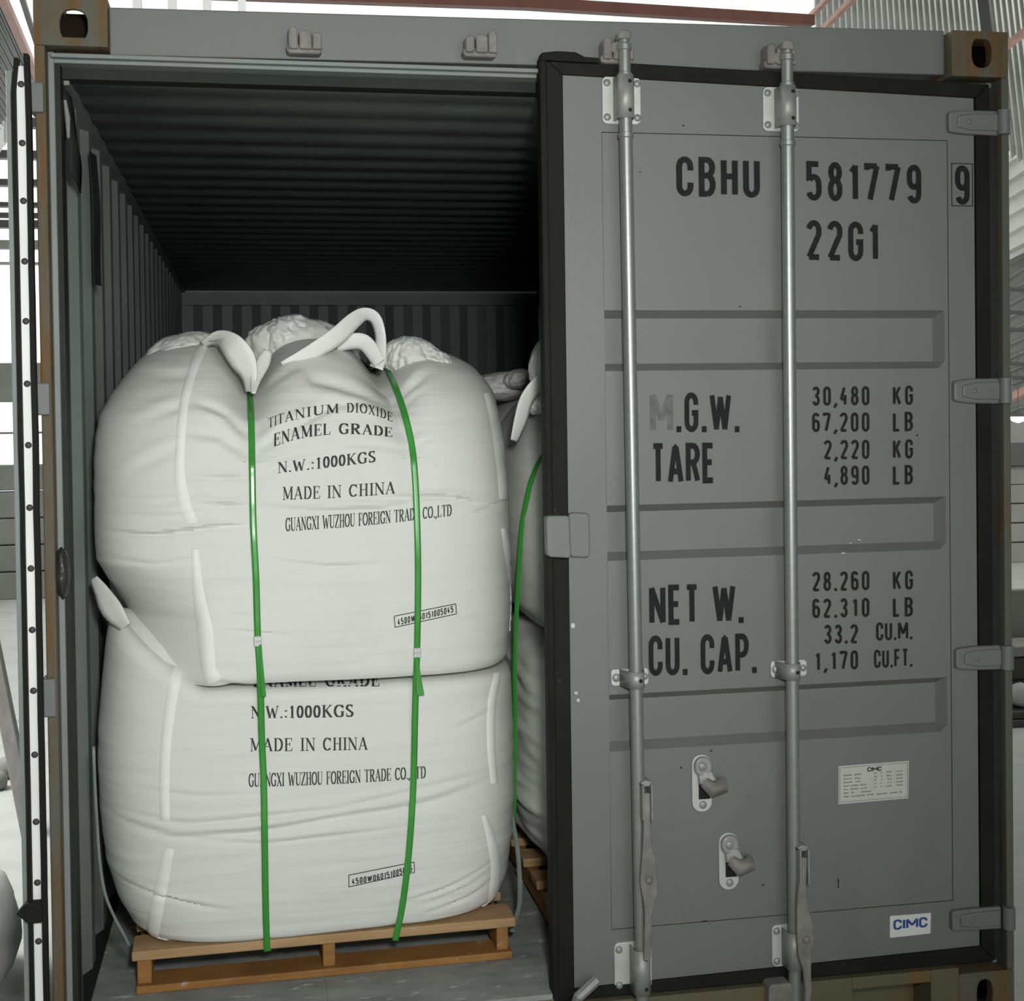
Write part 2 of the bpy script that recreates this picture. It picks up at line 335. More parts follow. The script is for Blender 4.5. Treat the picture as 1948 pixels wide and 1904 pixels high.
# serif print: strokes swept with a rectangular nib; (path, heavy?)
def V_(x, h=1): return ([(x, 0), (x, 1)], h)
def sf(x, y, w=.16): return ([(x-w, y), (x+w, y)], 0)
SERIF = {
 'T': (.66, [V_(.5), ([(.03, .84), (.03, 1), (.97, 1), (.97, .84)], 0), sf(.5, 0)]),
 'I': (.30, [V_(.5), sf(.5, 0, .42), sf(.5, 1, .42)]),
 'A': (.72, [([(.1, 0), (.5, 1)], 0), ([(.5, 1), (.86, 0)], 1), ([(.26, .33), (.74, .33)], 0), sf(.1, 0, .1), sf(.86, 0, .13)]),
 'N': (.72, [V_(.14, 0), ([(.14, 1), (.86, 0)], 1), V_(.86, 0), sf(.14, 0, .13), sf(.1, 1, .1), sf(.86, 1, .13)]),
 'U': (.70, [([(.18, 1), (.18, .28)]+arc(.5, .28, .32, .28, 180, 270), 1), (arc(.5, .28, .34, .28, 270, 360)+[(.84, 1)], 0), sf(.18, 1), sf(.84, 1, .13)]),
 'M': (.86, [V_(.13, 0), ([(.15, 1), (.48, .06)], 1), ([(.48, .06), (.84, 1)], 0), V_(.86, 1), sf(.13, 0, .1), sf(.1, 1, .1), sf(.88, 0, .12), sf(.88, 1, .1)]),
 'D': (.70, [V_(.2), ([(.06, 1), (.45, 1)], 0), ([(.06, 0), (.45, 0)], 0), (arc(.45, .5, .43, .5, 90, -90, 12), 1)]),
 'O': (.72, [(arc(.5, .5, .42, .5, 0, 360, 20), 1)]),
 'X': (.70, [([(.14, 1), (.86, 0)], 1), ([(.84, 1), (.14, 0)], 0), sf(.14, 0, .12), sf(.84, 1, .12), sf(.14, 1, .12), sf(.86, 0, .12)]),
 'E': (.60, [V_(.22), ([(.06, 1), (.9, 1), (.9, .82)], 0), ([(.06, 0), (.93, 0), (.93, .2)], 0), ([(.22, .52), (.68, .52)], 0), ([(.68, .4), (.68, .64)], 0)]),
 'L': (.58, [V_(.22), ([(.06, 0), (.93, 0), (.93, .24)], 0), sf(.22, 1)]),
 'G': (.72, [(arc(.52, .5, .42, .5, 40, 300, 16), 1), ([(.86, .98), (.86, .72)], 0), V_(.80) if False else ([(.82, .42), (.82, .06)], 1), sf(.82, .44, .14)]),
 'R': (.68, [V_(.2), ([(.06, 1), (.45, 1)], 0), (arc(.45, .76, .34, .24, 90, -90), 1), ([(.45, .52), (.2, .52)], 0), ([(.45, .52), (.84, 0)], 1), sf(.2, 0), sf(.88, 0, .1)]),
 'W': (.98, [([(.08, 1), (.3, 0)], 1), ([(.3, 0), (.5, .8)], 0), ([(.5, .8), (.7, 0)], 1), ([(.7, 0), (.92, 1)], 0), sf(.1, 1, .1), sf(.92, 1, .08)]),
 'C': (.68, [(arc(.52, .5, .42, .5, 45, 315, 16), 1), ([(.88, .98), (.88, .7)], 0)]),
 'H': (.72, [V_(.2), V_(.8), ([(.2, .52), (.8, .52)], 0), sf(.2, 0), sf(.2, 1), sf(.8, 0), sf(.8, 1)]),
 'K': (.72, [V_(.2), ([(.82, 1), (.22, .42)], 0), ([(.4, .58), (.86, 0)], 1), sf(.2, 0), sf(.2, 1), sf(.82, 1, .12), sf(.88, 0, .1)]),
 'S': (.52, [(arc(.5, .75, .36, .25, 40, 200, 8)+[(.5, .5)]+arc(.5, .25, .38, .25, 20, -140, 8), 1), ([(.82, .98), (.82, .76)], 0), ([(.12, .02), (.12, .26)], 0)]),
 'Z': (.62, [([(.1, .8), (.1, 1), (.88, 1)], 0), ([(.85, 1), (.12, 0)], 1), ([(.08, 0), (.92, 0), (.92, .22)], 0)]),
 'F': (.56, [V_(.22), ([(.06, 1), (.92, 1), (.92, .8)], 0), ([(.22, .52), (.68, .52)], 0), ([(.68, .4), (.68, .64)], 0), sf(.22, 0)]),
 '1': (.48, [V_(.52), ([(.24, .86), (.52, 1)], 0), sf(.52, 0, .26)]),
 '0': (.50, [(arc(.5, .5, .36, .5, 0, 360, 16), 1)]),
 '.': (.24, [([(.5, .0), (.5, .08)], 1)]), ',': (.24, [([(.5, .06), (.3, -.12)], 1)]), ':': (.26, [([(.5, .05), (.5, .12)], 1), ([(.5, .55), (.5, .62)], 1)]),
 ' ': (.42, []),
}
def hull(pts):
    pts = sorted(set((round(a, 5), round(b, 5)) for a, b in pts))
    def half(ps):
        h = []
        for p in ps:
            while len(h) > 1 and (h[-1][0]-h[-2][0])*(p[1]-h[-2][1])-(h[-1][1]-h[-2][1])*(p[0]-h[-2][0]) <= 0: h.pop()
            h.append(p)
        return h
    a, b = half(pts), half(pts[::-1]); return a[:-1]+b[:-1]
def serif_line(text, wt=0.14, th=0.055, gap=0.10, wscale=1.0, step=0.2):
    x = 0.0; polys = []; WORDS.clear(); wi = 0
    for ch in text:
        wi += ch == ' '
        w, strokes = SERIF[ch]; w *= wscale
        for path, heavy in strokes:
            nw = wt if heavy else th
            P = [(x+a*w, th/2+b*(1-th)) for a, b in path]
            for a, b in zip(P, P[1:]):
                n = max(1, int(math.hypot(b[0]-a[0], b[1]-a[1])/step))
                for k in range(n):
                    c = (lerp(a[0], b[0], k/n), lerp(a[1], b[1], k/n)); d = (lerp(a[0], b[0], (k+1)/n), lerp(a[1], b[1], (k+1)/n))
                    polys.append([Vector(p) for p in hull([(e[0]+i*nw/2, e[1]+j*th/2) for e in (c, d) for i in (-1, 1) for j in (-1, 1)])])
        WORDS.extend([wi]*(len(polys)-len(WORDS))); x += w+gap
    return polys, x-gap
def plane_text(name, polys, width, p0, p1, height, Y, material, parent, upvec=Vector((0, 0, 1))):
    """lettering lying on the plane Y, baseline from p0 to p1"""
    ex = (p1-p0)/width; mbs = {}
    for wi, poly in zip(list(WORDS), polys):
        mb = mbs.setdefault(wi, MB()); vs = [p0+ex*v[0]+upvec*(v[1]*height) for v in poly]
        y = Y-1e-6*(len(mb.f) % 160); mb.add([(v.x, y, v.z) for v in vs], [tuple(range(len(vs)))])
    for mb in mbs.values(): mb.build(name, material, parent, fixn=False)

# ------------------------------------------------------------------ the warehouse (setting)
def struct(o, kind='structure'): o['kind'] = kind; return o
def corr_sheet(P00, P10, P11, P01, n, amp, material, name, prof=None):
    """corrugated sheet, ribs run from the P00-P10 edge to the P01-P11 edge"""
    P00, P10, P11, P01 = map(Vector, (P00, P10, P11, P01))
    nrm = (P10-P00).cross(P01-P00).normalized(); mb = MB(); rows = []
    prof = prof or [(0, 0), (.3, 0), (.42, 1), (.58, 1), (.7, 0)]
    us = [((k+a)/n, b) for k in range(n) for a, b in prof]+[(1, 0)]
    for t in (0, 0.25, 0.5, 0.75, 1):
        rows.append([P00.lerp(P10, u).lerp(P01.lerp(P11, u), t)+nrm*(amp*h) for u, h in us])
    mb.grid(rows)
    o = mb.build(name, material, fixn=False)
    sm = o.modifiers.new('thickness', 'SOLIDIFY'); sm.thickness = 0.004
    return struct(o)
struct(MB().box(-7, 14, -9, 11, -0.12, 0).build('floor', 'concrete'))
BY = 9.5   # back wall plane
def zb(y, x=10): return at(x, y, Y=BY).z
wb = MB()
for x0, x1 in ((-6.8, -1.15), (4.5, 14)):
    zt = zb(885, 10 if x0 < 0 else 1935)
    n = 5
    for k in range(n): wb.box(x0, x1, BY, BY+0.2, zt*k/n+(0.012 if k else 0), zt*(k+1)/n)
struct(wb.build('wall_back', 'block', bevel=0.01))
wb = MB(); wb.box(-6.8, -1.15, BY+0.05, BY+0.2, zb(765), zb(690)); wb.box(-6.8, -1.15, BY+.05, BY+.2, zb(470), zb(455)); wb.box(-6.8, -1.15, BY+.05, BY+.2, zb(826), zb(822))
wb.box(-6.8, -1.15, BY+.05, BY+.2, zb(500), zb(497))
wb.box(-1.25, -1.12, BY+.02, BY+.22, 0, 5.6)
struct(wb.build('trim_1', 'block'))
wb = MB()
for y0, y1 in ((222, 240), (285, 300), (340, 352), (384, 392), (404, 412), (418, 432)): wb.box(-6.8, -1.15, BY+0.0, BY+0.12, zb(y1), zb(y0))
struct(wb.build('trim_2', 'steeldark'))
# left roof slope: grey corrugated sheet with its edge purlins
corr_sheet(at(-60, 300, Y=8.6), at(74, 160, Y=8.2), at(4, -20, Y=5.2), at(-330, -20, Y=5.6), 22, 0.03, 'tindark', 'ceiling_left')
corr_sheet(at(-80, 330, Y=9.3), at(40, 180, Y=9.3), at(40, 225, Y=9.3), at(-80, 420, Y=9.3), 6, 0.03, 'tin', 'wall_left_upper')
wl = MB(); wl.tube([at(2, -10, Y=5.1), at(76, 158, Y=7.9)], 0.035, 4)
struct(wl.build('trim_3', 'steelpink'))
wl = MB(); wl.tube([at(40, -10, Y=5.2), at(78, 110, Y=7.9)], 0.022, 4)
struct(wl.build('trim_4', 'steeldark'))
# translucent sheets over the container, behind its top rail
corr_sheet(at(20, 60, Y=8.8), at(1600, 75, Y=8.8), at(1990, -330, Y=5.0), at(330, -330, Y=5.0), 58, 0.012, 'skylight', 'ceiling_skylight')
# right roof slope
corr_sheet(at(1552, 62, Y=8.4), at(2400, 581, Y=6.9), at(2270, -190, Y=4.4), at(1548, -130, Y=4.8), 66, 0.045, 'tin', 'ceiling_right')
corr_sheet(at(1905, 305, Y=9.2), at(1908, 500, Y=9.3), at(2400, 257, Y=5.6), at(2400, -37, Y=5.5), 6, 0.05, 'tin', 'wall_right_upper')
corr_sheet(at(1905, 500, Y=9.4), at(1908, 800, Y=9.4), at(2400, 640, Y=7.4), at(2400, 184, Y=7.3), 12, 0.03, 'tindark', 'wall_right_middle')
wr = MB(); wr.tube([at(-500, -55, Y=3.9), at(400, -14, Y=4.4), at(1000, 7, Y=4.7), at(1545, 40, Y=5.0)], 0.046, 4)
struct(wr.build('trim_5', 'steelred'))
wr = MB()
wr.tube([at(1538, 36, Y=5.2), at(1590, -20, Y=4.6)], 0.022, 4); wr.tube([at(1565, 56, Y=5.4), at(1650, -30, Y=4.6)], 0.024, 4); wr.tube([at(1905, 95, Y=5.4), at(1970, 45, Y=4.9)], 0.03, 4)
struct(wr.build('trim_6', 'steelpink'))
wr = MB(); wr.tube([at(1868, -20, Y=4.6), at(1882, 90, Y=5.2)], 0.045, 4)
for y in (548, 592, 625, 690, 716): wr.tube([at(1905, y, Y=9.1), at(1990, y+6, Y=8.8)], 0.022, 4)
wr.box(7.0, 11, BY-.15, BY+.1, zb(884, 1935), zb(842, 1935))
struct(wr.build('trim_7', 'steeldark'))
wr = MB(); wr.box(7.0, 11, BY-.02, BY+.1, zb(842, 1935), zb(780, 1935)); struct(wr.build('wall_right_lower', 'block'))
wr = MB(); wr.tube([at(1905, 765, Y=8.9), at(1990, 725, Y=8.6)], 0.05, 4); struct(wr.build('trim_8', 'steelpink'))
# unseen roof slab and walls around the camera, sized to limit the sky light
struct(MB().box(-.3, 13, -7, 3.2, 6.6, 6.7).build('ceiling', 'tindark'))
struct(MB().box(-7, -.3, -7, -.5, 6.6, 6.7).build('ceiling_front', 'tindark'))
corr_sheet((4.5, BY+.3, 1.0), (13, BY+.3, 1.0), (13, BY+.3, 6.6), (4.5, BY+.3, 6.6), 40, 0.03, 'tin', 'wall_back_upper')
struct(MB().box(-6.9, -6.8, -7, BY, 0, 6.6).build('wall_left', 'block'))
struct(MB().box(13, 13.1, -7, BY, 0, 6.6).build('wall_right', 'block'))
wf = MB(); wf.box(-6.8, -.4, -7.1, -7, 0, 6.6); wf.box(4.6, 13, -7.1, -7, 0, 6.6); wf.box(-.4, 4.6, -7.1, -7, 3.8, 6.6)
struct(wf.build('wall_front', 'block'))
# lamp seen past the right post
lp = thing('hanging_lamp', at(1936, 800, Y=8.3), 'small white lit lamp hanging behind the right edge of the container', 'lamp')
c = at(1937, 795, Y=8.3)
MB().lathe_z(c.x, c.y, [(c.z-.045, .004), (c.z-.03, .05), (c.z, .085), (c.z+.01, .08)], 16).build('bulb', 'lamp', lp, True)
MB().lathe_z(c.x, c.y, [(c.z+.011, .09), (c.z+.03, .05), (c.z+.07, .012), (c.z+.09, .004), (c.z+.6, .004)], 16).build('lamp_shade', 'steeldark', lp, True)
# things at the left margin
a, b = at(-22, 1190, Y=2.6), at(58, 1590, Z=0.01)
tb = MB(); d = Vector((.028, 0, 0)); e = Vector((0, .035, 0))
tb.hexa([b-d-e, b+d-e, b+d+e, b-d+e], [a-d-e, a+d-e, a+d+e, a-d+e])
tag(tb.build('timber_post', 'timber', bevel=.004), 'grey weathered timber leaning beside the open left container door', 'timber')
a, b = at(4, 1340, Y=4.3), at(54, 1520, Y=4.2)
tb = MB(); d = Vector((.022, 0, .0)); e = Vector((0, .02, 0)); tb.hexa([b-d-e, b+d-e, b+d+e, b-d+e], [a-d-e, a+d-e, a+d+e, a-d+e])
tag(tb.build('timber_batten', 'wood', bevel=.003), 'thin pale batten leaning behind the grey timber', 'timber')
def crumple(name, c, r, material, seed, amp=0.22, fr=2.2, sub=4, sq=(1, 1, 1), folds=0.0):
    bm = bmesh.new(); bmesh.ops.create_icosphere(bm, subdivisions=sub, radius=1.0)
    for v in bm.verts:
        n = v.co.normalized(); k = 0.0
        if folds:
            az = math.atan2(n.y, n.x); q_ = Vector((math.cos(az)*3.2, math.sin(az)*3.2, n.z*.9+seed)); k -= folds*(abs(noise.noise(q_*1.3))+.5*abs(noise.noise(q_*3.1+Vector((5, seed, 0))))-.3)
        for o, w in ((1, .6), (2.1, .3), (4.3, .14)): k += w*(1-abs(noise.noise(n*fr*o+Vector((seed, seed*1.7, o))))*2.2)
        n = Vector([math.copysign(abs(t)**s, t) for t, s in zip(n, sq)])
        v.co = Vector((n.x*r[0], n.y*r[1], n.z*r[2]))*(1+amp*k)
    me = bpy.data.meshes.new(name); bm.to_mesh(me); bm.free()
    for p in me.polygons: p.use_smooth = True
    me.materials.append(M[material]); o = bpy.data.objects.new(name, me); COL.objects.link(o); o.location = c
    return o
M['sheetcloth'] = mat('dusty_pale_cloth', (0.62, 0.62, 0.60), 0.8, nscale=6.0, namt=0.6, col2=(0.45, 0.45, 0.43))
c = at(-92, 1850, Y=0.75)
sk = crumple('dust_sheet', (c.x, 0.75, .16), (.17, .3, .19), 'sheetcloth', 3.3, .12, 1.2)
tag(sk, 'dusty pale sheet heaped on the ground at the lower left corner', 'sheet')
rb = random.Random(4)
for k, (px, py, s) in enumerate(((14, 1480, .05), (30, 1500, .045), (4, 1505, .04))):
    p = at(px, py-14, Z=.03); o = crumple('rubble_stone', (p.x-.08*k, p.y, s*.8), (s, s, s), 'block', 5+k, .2, 1.2, 2)
    tag(o, ['brownish rubble lump behind the foot of the leaning timber', 'rightmost rubble lump behind the leaning timber', 'rubble lump nearest the left margin behind the timber'][k], 'stone', 'rubble beside the left door')
tp = thing('timber_pile', (at(1960, 1300, Y=3.1).x, 3.1, 0), 'dark pile of scrap timber on the ground beyond the right corner post', 'timber')
x0 = at(1912, 1300, Y=2.95).x; zA, zB = at(1935, 1228, Y=3.25).z, at(1935, 1356, Y=2.95).z
for k, (a0, a1, y0, y1, z0, z1, mt) in enumerate(((0, 1.3, 2.95, 3.2, 0, zB*.48, 'steeldark'), (.02, 1.2, 2.97, 3.2, zB*.5, zB, 'steeldark'), (0, 1.3, 3.21, 3.5, 0, zA*.5, 'steeldark'), (.03, 1.25, 3.22, 3.5, zA*.51, zA-.06, 'steeldark'), (-.02, 1.25, 3.22, 3.48, zA-.055, zA, 'timber'), (-.05, 1.3, 3.6, 3.66, 0, at(1935, 1122, Y=3.6).z, 'block'))):
    MB().box(x0+a0, x0+a1, y0, y1, z0, z1).build('plank', mt, tp, bevel=.008)
p = at(1943, 1332, Y=3.07); o = crumple('rubble_stone', (p.x, 3.07, zB+.062), (.075, .06, .055), 'concrete', 9.1, .15, 1.2, 3)
tag(o, 'pale rock resting on the timber pile beyond the right corner post', 'stone')

# ------------------------------------------------------------------ the container
CT = thing('shipping_container', (1.219, 0, 0), 'grey shipping container with its right door shut and left door swung open', 'container')
FZ = 0.165
def cpart(mb, name, material, parent=None, **k): return mb.build(name, material, parent or CT, **k)

def casting(x0, x1, z0, z1, hx, hz, hw, hh, top=False, name='corner_fitting'):
    """hollow corner fitting with an oblong hole in its front face"""
    y0, y1 = 0.0, 0.165; n = 40; mb = MB()
    inner, outer = [], []
    for k in range(n):
        t = 2*PI*k/n; c, s = math.cos(t), math.sin(t)
        rr = (abs(c/(hw/2))**2.6+abs(s/(hh/2))**2.6)**(-1/2.6); inner.append((hx+rr*c, hz+rr*s))
        R = min(((x1-hx)/c if c > 1e-9 else (x0-hx)/c if c < -1e-9 else 9), ((z1-hz)/s if s > 1e-9 else (z0-hz)/s if s < -1e-9 else 9))
        outer.append((hx+R*c, hz+R*s))
    for xx, zz in ((x0, z0), (x1, z0), (x0, z1), (x1, z1)):   # snap to true corners
        k = min(range(n), key=lambda i: (outer[i][0]-xx)**2+(outer[i][1]-zz)**2); outer[k] = (xx, zz)
    r0 = [(a, y0, b) for a, b in outer]; r1 = [(a, y0, b) for a, b in inner]; r2 = [(a, y0+(.012 if top else .03), b) for a, b in inner]
    mb.grid([r0, r1, r2], True)
    w = .02
    mb.box(x0, x0+w, y0+.001, y1, z0, z1); mb.box(x1-w, x1, y0+.001, y1, z0, z1); mb.box(x0+w, x1-w, y0+.001, y1, z0, z0+w); mb.box(x0+w, x1-w, y1-w, y1, z0+w, z1-(.012 if top else 0))
    if top:   # open top hole
        mb.box(x0+w, hx-.032, y0+.001, y1-w, z1-w, z1); mb.box(hx+.032, x1-w, y0+.001, y1-w, z1-w, z1); mb.box(hx-.032, hx+.032, y0+.001, y0+.03, z1-w, z1)
    else: mb.box(x0+w, x1-w, y0+.001, y1-w, z1-w, z1)
    o = cpart(mb, name, 'rust', bevel=.003)
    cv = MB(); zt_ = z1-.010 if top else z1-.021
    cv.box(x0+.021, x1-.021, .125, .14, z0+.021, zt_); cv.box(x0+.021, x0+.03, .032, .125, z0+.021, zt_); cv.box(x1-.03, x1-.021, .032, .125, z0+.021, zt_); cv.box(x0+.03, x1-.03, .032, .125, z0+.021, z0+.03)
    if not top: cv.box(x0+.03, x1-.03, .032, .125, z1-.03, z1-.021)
    cpart(cv, 'cavity_shade_liner', 'cavity_shade', o)  # dark brown liner, shade inside the fitting put into its colour
    return o
p = at(140, 48, Y=0)
casting(-0.002, .162, 2.473, 2.591, p.x, p.z, .062, .074, True)
p = at(1868, 100, Y=0)
casting(2.279, 2.438, 2.473, 2.591, p.x, p.z, .056, .078)
p = at(1874, 1892, Y=0)
casting(2.279, 2.438, 0, .118, p.x, p.z, .045, .08)
casting(0, .162, 0, .118, .08, .06, .05, .07)
# header rail
zt0, zt1 = at(203, 13, Y=.04).z, at(1780, 57, Y=.04).z
zb0, zb1 = at(203, 104, Y=.04).z, at(1020, 122, Y=.04).z+.008
mb = MB(); mb.hexa([(.162, .04, zb0), (2.28, .04, zb1), (2.28, .15, zb1), (.162, .15, zb0)], [(.162, .04, zt0), (2.28, .04, zt1), (2.28, .15, zt1), (.162, .15, zt0)])
header = cpart(mb, 'header_rail', 'paint', bevel=.004)
mb = MB()   # stepped lip below the rail
mb.box(.03, 2.40, .028, .05, zb0-.012, zb0-.002); mb.box(.03, 2.4, .05, .12, zb0-.02, zb0-.006); 
cpart(mb, 'header_lip', 'paint_in', header, bevel=.002)
cpart(MB().box(.03, 2.4, .10, .15, zb0-.045, zb0-.012), 'header_lip', 'dark', header)  # shade behind the lip painted as a near-black strip
# white tabs set on the rail, standing in for hanging roof sheet ends
for k in range(4):
    p = at(262+66*k, 4, Y=.2); cpart(MB().box(p.x-.01, p.x+.01, .17, .21, 2.55, p.z+.004), 'clip', 'alu', header)
# cam keepers
def keeper(px, py, flip=False):
    c = at(px, py, Y=.02); mb = MB(); s = 1
    mb.prism(rrect(c.x-.042, c.x+.042, c.z-.034, c.z-.012, .01), .0, .042)
    def ear(xc, w, h):
        mb.prism([(xc-w/2, c.z-.026), (xc+w/2, c.z-.026), (xc+w/2, c.z+h*.55), (xc+w*.3, c.z+h), (xc-w*.3, c.z+h), (xc-w/2, c.z+h*.6)], -.012, .042)
    ear(c.x-.026, .022, .026 if not flip else .014); ear(c.x+.03, .022, .014 if not flip else .03); ear(c.x+.003, .03, .018)
    return cpart(mb, 'cam_keeper', 'castiron', header, bevel=.004, smooth=True)
keeper(578, 78); keeper(911, 85, True); keeper(1170, 98); keeper(1478, 108)
# posts
for side in (0, 1):
    def X(x): return x if side == 0 else 2.438-x
    def bx(mb, a, b, *r): mb.box(min(X(a), X(b)), max(X(a), X(b)), *r)
    mb = MB(); bx(mb, -.002, .022 if side == 0 else .019, 0, .13, .118, 2.473)
    post = cpart(mb, 'corner_post', 'rust' if side == 0 else 'rust_light', bevel=.004)
    mb = MB(); bx(mb, .0215, .036, .045, .13, .12, 2.47)
    cpart(mb, 'door_stop', 'paint_in', post, bevel=.003)
    mb = MB(); bx(mb, .036, .0475, .058, .13, .12, 2.47)
    cpart(mb, 'inner_channel', 'dark', post)  # near-black colour paints the shade of the post recess
    if side == 0:
        for (py0, py1) in ((157, 214), (728, 790), (1292, 1365)):
            z1, z0 = at(80, py0, Y=-.01).z, at(80, py1, Y=-.01).z
            cpart(MB().box(-.012, .019, -.014, .05, z0, z1), 'hinge_lug', 'paint', post, bevel=.004)
# walls: trapezoid ribs
def ribs(y0, y1, pitch, f=(.26, .24, .26, .24)):
    out = []; y = y0
    while y < y1:
        out += [(y, 0), (y+pitch*f[0], 0), (y+pitch*(f[0]+f[1]), 1), (y+pitch*(f[0]+f[1]+f[2]), 1)]; y += pitch
    return [o for o in out if o[0] <= y1]+[(y1, 0)]
for side in (0, 1):
    rows = []
    for z in (FZ-.03, 2.44):
        rows.append([((.040-.032*h) if side == 0 else 2.438-(.040-.032*h), y, z) for y, h in ribs(.12, 5.9, .278)])
    o = cpart(MB().grid(rows), 'side_wall', 'paint_in', fixn=False)
    sm = o.modifiers.new('thickness', 'SOLIDIFY'); sm.thickness = .003; sm.offset = 0
    x = .03 if side == 0 else 2.408
    cpart(MB().box(x-.03, x+.03, .12, 5.95, 2.41, 2.5), 'top_rail', 'paint_in', o)
    cpart(MB().box(x-.028, x+.028, .12, 5.95, .02, FZ+.01), 'bottom_rail', 'dark', o)
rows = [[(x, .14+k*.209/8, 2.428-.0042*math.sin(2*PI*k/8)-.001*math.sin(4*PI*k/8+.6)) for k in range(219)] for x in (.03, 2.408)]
o = cpart(MB().grid(rows), 'roof_panel', 'paint_in_shaded', fixn=False, smooth=True)
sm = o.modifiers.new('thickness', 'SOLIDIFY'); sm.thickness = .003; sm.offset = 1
rows = []
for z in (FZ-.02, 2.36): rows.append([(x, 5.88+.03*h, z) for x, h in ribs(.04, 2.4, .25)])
o = cpart(MB().grid(rows), 'end_wall', 'paint_in_shaded', fixn=False)  # same paint as the side walls, darkened in colour for the far end
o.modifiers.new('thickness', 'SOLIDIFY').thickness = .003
cpart(MB().box(.03, 2.41, 5.84, 5.95, 2.33, 2.45), 'end_rail', 'paint_in_shaded', o)
mb = MB()
for k in range(4): mb.box(.05+.586*k, .05+.586*(k+1)-.0006, .03, 5.86, FZ-.028, FZ)
cpart(mb, 'deck_floor', 'deck')
# sill with forklift pocket at right
mb = MB(); mb.box(.162, 1.19, -.0, .1, 0.01, FZ-.012); mb.box(1.19, 1.98, .0, .1, .01, .136); mb.box(1.98, 2.2, 0, .1, .105, .136); mb.box(1.98, 2.2, .095, .1, .0, .105); mb.box(2.2, 2.28, 0, .1, 0.01, .136)
sill = cpart(mb, 'door_sill', 'sillrust', bevel=.003)
cpart(MB().box(.06, 1.186, .002, .035, FZ-.012, FZ+.001), 'sill_plate', 'deck', sill)
mb = MB(); c = at(1482, 1888, Y=-.01); mb.prism(rrect(c.x-.035, c.x+.03, c.z-.03, c.z+.03, .012), -.03, .02)
cpart(mb, 'cam_keeper', 'castiron', sill, bevel=.004)
mb = MB(); c = at(1110, 1885, Y=-.0); mb.tube([(c.x+.03, -.012, c.z+.03), (c.x-.02, -.03, c.z+.0), (c.x-.03, -.01, c.z-.05)], .014, 8)
cpart(mb, 'cam_keeper', 'galvmatte', sill, smooth=True)
# grime, vent and lashing bits inside the left wall
pts = [(.05, .16, 2.40), (.056, .16, 2.33), (.064, .17, 2.27), (.060, .18, 2.20)]
o = cpart(MB().grid([[Vector(p)+Vector((-.002, -.05, 0)) for p in spline(pts, 12)], [Vector(p)+Vector((.006, .03, .01*math.sin(i))) for i, p in enumerate(spline(pts, 12))], [Vector(p)+Vector((.002, .12, -.02)) for p in spline(pts, 12)]]), 'torn_flap', 'dark', smooth=True)
o.modifiers.new('t', 'SOLIDIFY').thickness = .004
mb = MB(); mb.tube([(.052, .10, 2.37), (.056, .11, 2.33), (.058, .10, 2.28)], [.004, .007, .004], 10)
cpart(mb, 'lashing_ring', 'paint_in', smooth=True)
pts = spline([(.052, .62, 2.34), (.06, .62, 2.2), (.056, .64, 2.05), (.058, .63, 1.98)], 12)
mb = MB(); mb.grid([[p+Vector((0, -.03, 0)) for p in pts], [p+Vector((.012, .03, 0)) for p in pts]])
o = cpart(mb, 'torn_tape', 'dark'); o.modifiers.new('t', 'SOLIDIFY').thickness = .002
c = at(119, 1090, Y=.04); o = crumple('grease_lump', (0, 0, 0), (.016, .02, .052), 'grit', 2.2, .25, 2.0, 3)
o.parent = CT; o.location = Vector((c.x, .035, c.z))-CT.location
tag(o, 'black greasy lump')

# ---- right door -----------------------------------------------------------
YD = .022
def dz(px, py): return at(px, py, Y=YD).z
DX0, DX1 = 1.245, 2.345
def quad_ring(inner, outer, y0, y1, mb):
    for i in range(4):
        j = (i+1) % 4; a, b, c, d = inner[i], inner[j], outer[j], outer[i]
        mb.hexa([(a[0], y0, a[1]), (b[0], y0, b[1]), (c[0], y0, c[1]), (d[0], y0, d[1])], [(a[0], y1, a[1]), (b[0], y1, b[1]), (c[0], y1, c[1]), (d[0], y1, d[1])])
SX0, SX1 = at(1150, 700, Y=YD).x, at(1806, 700, Y=YD).x
ZT, ZBm = dz(1480, 259), dz(1480, 1742)
zTL, zTR, zBL, zBR = 2.447, 2.421, .168, .181
mb = MB()
quad_ring([(SX0, ZBm), (SX1, ZBm), (SX1, ZT), (SX0, ZT)], [(DX0, zBL), (DX1+.006, zBR), (DX1+.006, zTR), (DX0, zTL)], YD, YD+.05, mb)
door = cpart(mb, 'right_door', 'paint'); tag(door, 'closed grey right-hand door with painted markings')
door.name = 'door'
# recessed panel
sl = .019; g = .0016; D = .03
recs = [(dz(1480, 696), dz(1480, 597)), (dz(1480, 1049), dz(1480, 960)), (dz(1480, 1404), dz(1480, 1312))]
xs = [SX0+g, SX0+g+.001, SX1-.012-sl, SX1-.012, SX1-g]
zs = [ZBm+g]; 
for a, b in recs[::-1]: zs += [a-sl/2, a+sl/2, b-sl/2, b+sl/2]
zs += [ZT-g]; zs = sorted(zs)
def dep(x, z):
    for a, b in recs:
        if a+sl/2-1e-6 <= z <= b-sl/2+1e-6 and xs[1]-1e-6 <= x <= xs[2]+1e-6: return D
    return 0
# finer columns keep the slopes straight
P = [[(x, YD+.002+dep(x, z), z) for x in xs] for z in zs]
o = cpart(MB().grid(P), 'door_panel', 'paint', door, fixn=False)
o.modifiers.new('thickness', 'SOLIDIFY').thickness = .002
o.modifiers['thickness'].offset = -1
# dark backing seen through the seam around the panel
cpart(MB().box(SX0-.02, SX1+.02, YD+.056, YD+.06, ZBm-.02, ZT+.02), 'backing_sheet', 'dark', door)
